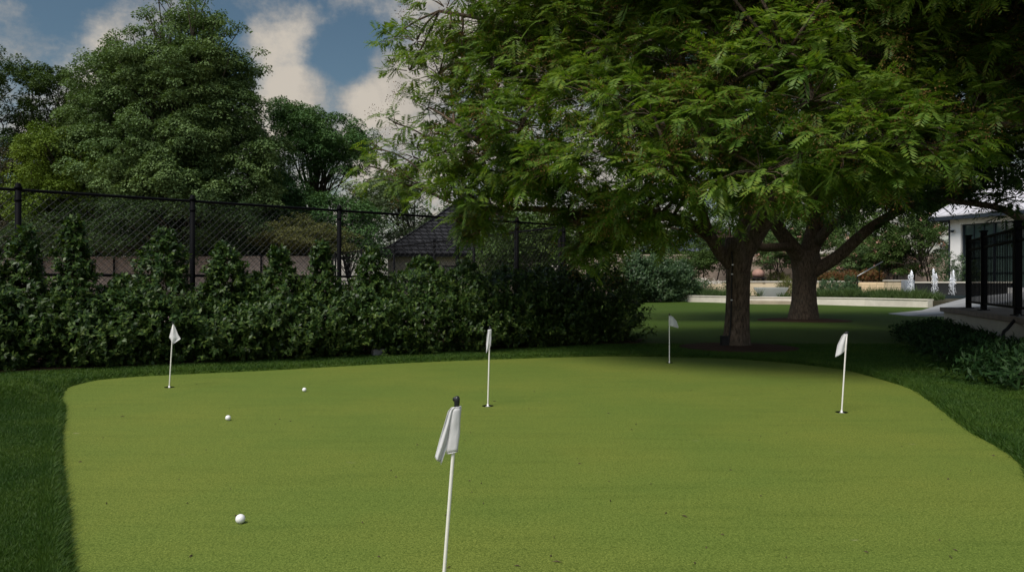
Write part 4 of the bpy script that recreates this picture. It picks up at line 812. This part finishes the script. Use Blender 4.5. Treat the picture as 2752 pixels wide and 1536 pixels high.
bm = bmesh.new(); bmesh.ops.create_icosphere(bm, subdivisions=1, radius=1.0); IV = np.array([v.co[:] for v in bm.verts]); IF = np.array([[v.index for v in f.verts] for f in bm.faces]); bm.free()
for (px, row, lb, seed) in ((2450, 727, 'fountain jet nearest the granite pier, single bubbling head', 1), (2509, 721, 'middle and tallest fountain jet, splitting into two plumes', 2), (2563, 726, 'fountain jet nearest the black fence', 3)):
    gg = np.random.default_rng(60 + seed); c0 = at(px, row, 39.9); n_ = 420; top = c0[2]; zb = 0.53
    u = gg.uniform(0, 1, n_); z = zb + (top - zb) * u ** 0.75; aa = gg.uniform(0, 6.28, n_); spread = 0.025 + 0.13 * (1 - u) ** 0.9 + 0.03 * np.sin(u * 9 + seed)
    br_ = np.where(gg.uniform(size=n_) < (0.45 if seed > 1 else 0.15), 0.14 * (1 if seed == 2 else -1), 0.0); z = np.where(br_ != 0, zb + (z - zb) * 0.82, z)
    rr_ = spread * gg.uniform(0.2, 1, n_); C_ = np.stack([c0[0] + br_ + np.cos(aa) * rr_, c0[1] + np.sin(aa) * rr_, z], 1); s = gg.uniform(0.006, 0.021, n_) * (0.6 + 0.7 * u)
    V = (C_[:, None, :] + IV[None] * s[:, None, None] * np.array((1, 1, 1.6))).reshape(-1, 3); Q = (np.arange(n_)[:, None, None] * len(IV) + IF[None]).reshape(-1, 3)
    kk = 10; zz = np.linspace(zb, top, 26); core = []
    for i_, z_ in enumerate(zz):
        f_ = (z_ - zb) / (top - zb); core.append((c0[0] + 0.02 * math.sin(z_ * 9 + seed), c0[1], z_))
    mbj = MB().tube(core, [(0.003 + 0.006 * abs(math.sin(i_ * 1.9 + seed)) + 0.035 * (i_ / 25) ** 3) * (i_ < 25) + 0.004 for i_ in range(26)], 9, 0.25, seed=seed); o0 = len(V)
    V = np.concatenate([V, np.array(mbj.v)]); Qc = [q_ for q_ in mbj.f if len(q_) == 4]; Q = np.concatenate([Q, np.array([(a_[0], a_[1], a_[2]) for a_ in Qc] + [(a_[0], a_[2], a_[3]) for a_ in Qc]) + o0])
    o_ = np_mesh('fountain_jet', V, Q, m_foam, None, True); tag(o_, lb, 'fountain jet', 'jets of the garden fountain')
# big pale bowl, urn
root = thing('bowl_planter', (*at(2072, 780, 43.2)[:2], 0.34), 'large pale shallow bowl standing in the planting between the trunks', 'bowl')
c0 = at(2072, 780, 43.2); m_bowl = rough_mat('pale_concrete', (0.74, 0.74, 0.70), (0.84, 0.84, 0.80), 6, 0.6)
q = NT(m_bowl); tb = q.n('ShaderNodeBsdfTranslucent'); tb.inputs[0].default_value = (0.85, 0.86, 0.82, 1); mx = q.n('ShaderNodeMixShader'); mx.inputs[0].default_value = 0.45      # frosted, lets light through its rim
q.l(q.b.outputs[0], mx.inputs[1]); q.l(tb.outputs[0], mx.inputs[2]); q.l(mx.outputs[0], q.t.nodes['Material Output'].inputs['Surface'])
MB().lathe((c0[0], c0[1], 0.34), [(0.0, 0.0), (0.58, 0.0), (0.60, 0.02), (0.78, 0.28), (0.94, 0.54), (0.955, 0.56), (0.91, 0.555), (0.86, 0.53), (0.55, 0.42), (0.0, 0.40)], 40).build('bowl', m_bowl, root, True)
MB().lathe((c0[0], c0[1], 0.30), [(0.0, 0.0), (0.40, 0.0), (0.40, 0.05), (0.0, 0.05)], 30).build('foot', m_bowl, root, True)
root = thing('urn', (*at(2040, 735, 50.5)[:2], 1.0), 'rounded terracotta urn on a dark stand above the bowl', 'urn'); c0 = at(2038, 744, 50.6)
m_terra = rough_mat('terracotta', (0.34, 0.19, 0.15), (0.42, 0.25, 0.20), 8, 0.8); m_dkm = mat('dark_metal', (0.03, 0.022, 0.02), 0.6)
MB().lathe((c0[0], c0[1], c0[2]), [(0.0, 0), (0.30, 0.0), (0.40, 0.12), (0.40, 0.3), (0.28, 0.46), (0.14, 0.52), (0.0, 0.53)], 28).build('body', m_terra, root, True); MB().box((c0[0], c0[1], c0[2] - 0.05), (0.95, 0.5, 0.09)).box((c0[0] - .3, c0[1], c0[2] - 0.35), (0.08, 0.3, 0.5)).box((c0[0] + .3, c0[1], c0[2] - 0.35), (0.08, 0.3, 0.5)).build('stand', m_dkm, root)
root = thing('boundary_wall', (16, 55, 0), 'tall tan brick boundary wall along the back of the garden', 'wall')
MB().slab((4, 56), (33, 53.5), 0.3, 0.0, 3.1).build('wall', m_tanbrick, root); MB().slab((4, 56), (33, 53.5), 0.4, 3.102, 3.2).build('coping', m_tanstone, root)
m_slate2 = brick_mat('blue_slate', (0.12, 0.14, 0.18), (0.08, 0.095, 0.125), (0.03, 0.03, 0.04), 0.5, 0.4, 0.03)
hip_house('grey_roof_house', 'house with a blue-grey roof glimpsed between the hedge end and the nearer trunk', 11.5, 21.0, 66.0, 76.0, 3.9, 3.0, 4.5, m_tanbrick, m_slate2)
# garden shrubs and small trees
g = np.random.default_rng(57)
m_gs = leaf_mat('garden_leaf', [(0.035, 0.075, 0.026), (0.055, 0.100, 0.036), (0.080, 0.130, 0.050)], 0.45, 0.4, 0.25); m_rust = leaf_mat('rust_leaf', [(0.12, 0.045, 0.018), (0.20, 0.07, 0.03), (0.10, 0.08, 0.02), (0.06, 0.08, 0.02)], 0.6, 0.2, 0.25)
m_yel = leaf_mat('yellow_green_leaf', [(0.09, 0.10, 0.02), (0.13, 0.13, 0.03), (0.07, 0.095, 0.02)], 0.5, 0.3, 0.25); m_rose = leaf_mat('white_rose', [(0.75, 0.70, 0.68), (0.8, 0.72, 0.70)], 0.7, 0.2, 0.2); m_pink = leaf_mat('pink_bloom', [(0.55, 0.30, 0.24), (0.65, 0.38, 0.30)], 0.7, 0.2, 0.2)
dome = [(0.0, 0.8), (0.3, 1.0), (0.65, 0.85), (0.88, 0.5), (1.0, 0.15)]
def gshrub(name, px, Y, z0, h, r, m, lb, cat='shrub', grp='garden shrubs', n=420, L=0.10):
    p = at(px, 0, Y); rt_ = leafy_shrub(name, p, r, [(z * h, k) for z, k in dome], n, 8, L, lb, cat, grp, m, g, stem=False)
    rt_.location.z = z0; return rt_
for px, Y, h, r, lb in ((1705, 44.6, 2.7, 1.0, 'tall green laurel bush showing past the rounded end of the dark hedge'), (1765, 45.2, 2.7, 1.1, 'middle laurel bush of the green clump behind the back lawn'), (1825, 46.2, 2.4, 1.0, 'laurel bush at the end of the low cream wall')):
    gshrub('laurel_bush', px, Y, 0.0, h, r, m_gs, lb, 'bush', 'laurel bushes behind the back lawn', 2000, 0.12)
gshrub('rose_bush', 1888, 47.5, 0.34, 1.0, 0.8, m_gs, 'low rose bush with white flowers left of the nearer trunk', n=260)
C_ = at(1893, 0, 47.2)[:2] + g.normal(size=(60, 2)) * np.array((0.55, 0.25)); P = np.concatenate([C_, (1.1 + g.uniform(0, 0.3, 60))[:, None]], 1); P = np.repeat(P, 7, 0); D = rdir(len(P), g); Lr = np.full(len(P), 0.075)
o_ = np_mesh('bloom', leaves(P, D, rdir(len(P), g), Lr, Lr * 0.9), quads(len(P)), m_rose, bpy.data.objects['rose_bush']); o_['kind'] = 'stuff'
for px, Y, z0, h, r, mm, lb in ((1975, 48.2, .34, 1.0, .7, m_gs, 'green shrub left of the pale bowl'), (2020, 51.8, 1.0, .85, .8, m_yel, 'yellow-green shrub beside the terracotta urn'), (2085, 51.3, 1.0, .8, .9, m_yel, 'yellow-green shrub above the pale bowl'), (2125, 46.5, .34, 1.0, .8, m_yel, 'yellow-green shrub right of the pale bowl'),
        (2228, 42.2, .34, .95, .6, m_gs, 'rounded green shrub right of the thick forked trunk'), (2268, 41.4, .34, .75, .55, m_gs, 'low green shrub below the limestone wall'), (2286, 43.2, .34, 1.1, .3, m_gs, 'thin upright green shrub against the limestone wall'),
        (2232, 48.6, 1.2, .55, .7, m_rust, 'rust-orange shrub on the limestone wall beside the thick trunk'), (2285, 48.0, 1.2, .6, .7, m_rust, 'rust-red shrub on the limestone wall left of the handrail'), (2338, 47.2, 1.2, .65, .7, m_rust, 'reddest shrub on the wall, framed by the handrail'), (2178, 49.4, 1.2, .6, .8, m_yel, 'olive shrub on the wall behind the thick trunk'),
        (2540, 43.2, .34, 2.6, .7, m_gs, 'bright leafy shrub at the foot of the white building corner'), (2592, 42.6, .34, 2.3, .8, m_gs, 'dark shrub under the tall window of the white building')):
    gshrub('garden_shrub', px, Y, z0, h, r, mm, lb, L=0.085)
def myrtle(px, row, Y, rad, lb, mm, bloom=0, n=15):
    bs = [(at(px, row, Y) + g.normal(size=3) * np.array((rad * .6, rad * .4, rad * .35)), np.array((rad * .6,) * 2 + (rad * .45,))) for _ in range(n)]
    rt_ = leafy_tree('small_garden_tree', lb, 'tree', 'small trees along the boundary wall', (at(px, 0, Y)[0], Y), bs, mm, g, 13, 70, 0.115, tr=0.36, trunk_r=0.06, fork=1.3, stems=3)
    if bloom:
        c_ = np.concatenate([b[0] + rdir(bloom, g) * b[1] * 1.15 for b in bs]); P = np.repeat(c_, 8, 0) + g.normal(size=(len(c_) * 8, 3)) * 0.05; D = rdir(len(P), g); Lr = np.full(len(P), 0.09)
        np_mesh('bloom', leaves(P, D, rdir(len(P), g), Lr, Lr * .9), quads(len(P)), m_pink, rt_)['kind'] = 'stuff'
myrtle(1870, 700, 51, 1.3, 'dark small tree showing left of the nearer trunk', m_t2); myrtle(1945, 650, 52, 1.5, 'dark tree behind the low left limb of the nearer trunk', m_t2)
myrtle(2090, 672, 51.5, 1.5, 'small tree between the two big trunks', m_t1, 5); myrtle(2150, 640, 52.4, 1.4, 'small tree hidden behind the thick forked trunk', m_t2, 4)
myrtle(2298, 690, 50.5, 1.15, 'small pink-flowered tree left of the handrail', m_t1, 9); myrtle(2390, 690, 50, 1.2, 'small pink-flowered tree right of the handrail top', m_t2, 8); myrtle(2480, 650, 48.5, 2.0, 'dark dense small tree behind the fountain jets', m_t2, 3, 24); myrtle(2350, 640, 53, 1.7, 'leafy tree above the handrail', m_t2, 0, 20)
for px, row, Y, rad, lb in ((2300, 560, 62, 3.4, 'dark tall tree beyond the boundary wall'), (2480, 520, 58, 3.4, 'tall tree beside the white roof'), (2050, 560, 66, 3.6, 'tree beyond the boundary wall between the big trunks')):
    bs = [(at(px, row, Y) + g.normal(size=3) * np.array((rad * .6, rad * .4, rad * .5)), np.array((1.5, 1.5, 1.0))) for _ in range(20)]
    leafy_tree('far_tree', lb, 'tree', 'trees beyond the boundary wall', (at(px, 0, Y)[0], Y), bs, m_t2, g, 13, 80, 0.24, tr=0.75, trunk_r=0.25)
# ------------------------------------------------------------------ ramp, white building, black fence on its plinth
m_conc = rough_mat('grey_concrete', (0.24, 0.24, 0.245), (0.31, 0.31, 0.31), 4, 0.85)
RT = [at(2388, 845, 27.6), at(2440, 851, 25.9), at(2530, 846, 25.8), at(2604, 833, 25.6), at(2760, 806, 25.4), at(2760, 786, 31.5), at(2604, 801, 31.6), at(2530, 820, 31.2), at(2478, 836, 30.2)]
mb = MB(); n_ = len(RT); V = [(p[0], p[1], p[2] + 0.045) for p in RT] + [(p[0], p[1], -0.1) for p in RT]; mb.add(V, [tuple(range(n_))] + [(i, i + n_, (i + 1) % n_ + n_, (i + 1) % n_) for i in range(n_)])
mb.build('ramp_path', m_conc)['kind'] = 'structure'
m_stucco = rough_mat('white_stucco', (0.76, 0.73, 0.71), (0.84, 0.81, 0.79), 3, 0.85, 0.2, 0.08); m_frame = mat('dark_window_frame', (0.018, 0.024, 0.032), 0.5); m_pane = mat('greenish_glass', (0.055, 0.085, 0.075), 0.06, 0.6); m_seam = mat('pale_metal_roof', (0.52, 0.50, 0.53), 0.45, 0.4)
A = np.array((25.1, 44.0)); dF = unit(np.array((2.1, -5.0))); nF = np.array((dF[1], -dF[0])); inn = -nF
if np.dot(inn, np.array((1.0, 0.2))) < 0: inn = -inn
root = thing('white_pavilion', (*A, 0), 'white building with tall dark framed windows under a pale metal roof', 'building')
def fp(s, d=0.0): return A + dF * s + inn * d
MB().slab(fp(0, .2), fp(0.65, .2), 0.4, 0.1, 4.78).slab(fp(0.65, .2), fp(11.5, .2), 0.38, 4.45, 4.78).slab(fp(0.65, .2), fp(11.5, .2), 0.38, 0.1, 0.9).slab(fp(0.02, .41), fp(0.02, 9), 0.4, 0.1, 4.78).slab(fp(6.2, .2), fp(7.1, .2), 0.38, 0.9, 4.45).build('wall', m_stucco, root)
for s0, s1 in ((0.67, 6.18), (7.12, 11.5)):
    wn = MB()
    for z in (0.92, 4.39): wn.slab(fp(s0, .2), fp(s1, .2), 0.12, z, z + 0.06)
    for s in np.linspace(s0 + .04, s1 - .04, 4): wn.slab(fp(s - .05, .2), fp(s + .05, .2), 0.13, 0.98, 4.39)
    wn = wn.build('window', m_frame, root); mu = MB()
    for z in (1.7, 2.55, 3.4): mu.slab(fp(s0, .2), fp(s1, .2), 0.07, z, z + 0.035)
    for s in np.linspace(s0 + .04, s1 - .04, 10): mu.slab(fp(s - .018, .2), fp(s + .018, .2), 0.075, 0.98, 4.39)
    mu.build('muntin', m_frame, wn); MB().slab(fp(s0, .24), fp(s1, .24), 0.02, 0.94, 4.42).build('pane', m_pane, wn)
e0, e1, r0, r1_ = fp(-0.8, -0.7), fp(12.2, -0.7), fp(-0.8, 6.8), fp(12.2, 6.8)
rf = MB().add([(*e0, 4.99), (*e1, 4.99), (*r1_, 8.2), (*r0, 8.2), (*e0, 4.92), (*e1, 4.92), (*r1_, 8.13), (*r0, 8.13)], [(0,1,2,3),(7,6,5,4),(0,4,5,1),(1,5,6,2),(2,6,7,3),(3,7,4,0)]).build('roof', m_seam, root)
sm = MB()
for s in np.arange(0, 13.0, 0.6):
    a_, b_ = fp(-0.8 + s, -0.7), fp(-0.8 + s, 6.8); sm.tube([(*a_, 5.01), (*b_, 8.22)], 0.022, 4)
sm.build('seam', m_seam, rf); MB().slab(fp(-.85, -.64), fp(12.2, -.64), 0.14, 4.7, 4.915).slab(fp(-.72, -.54), fp(-.72, 6.5), 0.14, 4.7, 4.915).build('fascia', m_frame, rf)
MB().tube([(*fp(-.03, -.03), 0.2), (*fp(-.03, -.03), 4.72)], 0.045, 8).build('downpipe', m_frame, root)
cm = MB().tube([(*fp(.25, -.002), 4.15), (*fp(.25, -.12), 4.15)], 0.08, 12).build('security_camera', m_cupw, root, True); MB().lathe((*fp(.25, -.14), 4.02), [(0, 0), (0.065, 0.02), (0.1, 0.09), (0.1, 0.13), (0, 0.13)], 14).build('dome', m_frame, cm, True)
# plinth
m_plinth = rough_mat('cream_plinth', (0.36, 0.33, 0.27), (0.43, 0.40, 0.33), 4, 0.85); m_deck = rough_mat('deck_stone', (0.16, 0.13, 0.11), (0.25, 0.21, 0.18), 8, 0.85, 0.2, 0.4, 0.01, (1, 6, 1))
q0, q1, q2 = np.array((9.42, 16.75)), np.array((8.02, 12.4)), np.array((6.55, 7.8))
root = thing('terrace_plinth', (*q1, 0), 'cream plinth wall with a stone edge carrying the black picket fence', 'plinth')
MB().prism([q0, q2, (15, 7.8), (15, 17.4)], -0.1, 0.53).build('wall', m_plinth, root); MB().prism([q0 + (-.06, .06), q2 + (-.06, 0), (15, 7.8), (15, 17.5)], 0.532, 0.62).build('coping', m_deck, root, bevel=0.01)
FA, FB = np.array((9.69, 16.3)), np.array((7.0, 9.3)); Lf_ = np.linalg.norm(FB - FA); fd = (FB - FA) / Lf_; fang = math.atan2(fd[1], fd[0])
root = thing('picket_fence', (*FA, 0.62), 'black metal picket fence on the cream plinth at the right edge', 'fence')
spots = [0, 1.5, 4.07, 6.6]
for s in spots:
    p = FA + fd * s; po = MB().box((p[0], p[1], 0.62 + 0.76), (0.10, 0.10, 1.52), fang).build('post', m_rail, root, bevel=0.006); MB().box((p[0], p[1], 2.15), (0.13, 0.13, 0.03), fang).build('post_cap', m_rail, po, bevel=0.005); MB().box((p[0], p[1], 0.628), (0.18, 0.18, 0.014), fang).build('foot_plate', m_rail, po)
for s0, s1 in zip(spots[:-1], spots[1:]):
    a_, b_ = FA + fd * (s0 + .05), FA + fd * (s1 - .05)
    for z in (0.75, 1.84, 2.03): MB().slab(a_, b_, 0.04, z - 0.02, z + 0.02).build('rail', m_rail, root)
pk = None
for s in np.arange(0.15, 6.5, 0.12):
    if min(abs(s - q_) for q_ in spots) < 0.075: continue
    p = FA + fd * s
    if pk is None: pk = MB().box((0, 0, 0), (0.016, 0.016, 1.30)).build('picket', m_rail, None); o_ = pk
    else: o_ = pk.copy(); col.objects.link(o_)
    o_.parent = root; o_.location = (p[0] - FA[0], p[1] - FA[1], 0.77); o_.rotation_euler = (0, 0, fang)
root = tag(MB().tube(catmull_open([at(2738, 846, 12.2), at(2728, 858, 12.0), at(2708, 882, 11.6), at(2696, 897, 11.4), (at(2694, 0, 11.3)[0], 11.3, 0.1)], 5), 0.025, 8).build('hose', m_cable, None, True), 'black hose hanging over the edge of the cream plinth', 'hose')
# laurel shrubs below the plinth
m_lau = leaf_mat('laurel_leaf', [(0.009, 0.026, 0.007), (0.014, 0.036, 0.010), (0.022, 0.050, 0.014), (0.034, 0.066, 0.020)], 0.55, 0.12, 0.18, patch=0.9)
SH = [(9.2, 16.3, .5, .42, 'low laurel shrub at the far end of the plinth, by the ramp'), (8.5, 15.6, .55, .55, 'laurel shrub below the first post of the black picket fence'), (8.05, 14.4, .5, .6, 'laurel shrub below the second post of the picket fence'), (7.55, 13.1, .48, .6, 'laurel shrub in front of the middle of the cream plinth'),
      (7.05, 11.8, .46, .62, 'laurel shrub next to the hanging black hose'), (6.65, 10.5, .48, .6, 'laurel shrub nearer the camera than the hanging hose'), (6.1, 9.3, .55, .62, 'laurel shrub at the right edge of the photo'), (5.6, 8.2, .55, .62, 'nearest laurel shrub, cut by the right edge of the photo'), (8.9, 15.0, .4, .45, 'small laurel shrub tucked against the plinth corner')]
for x, y, h, r, lb in SH:
    leafy_shrub('laurel_shrub', (x, y), r * 1.1, [(z * h * 0.5, k) for z, k in dome], 320, 8, 0.088, lb, 'shrub', 'laurel shrubs along the plinth', m_lau, g, wl=0.32, sl=2.0)
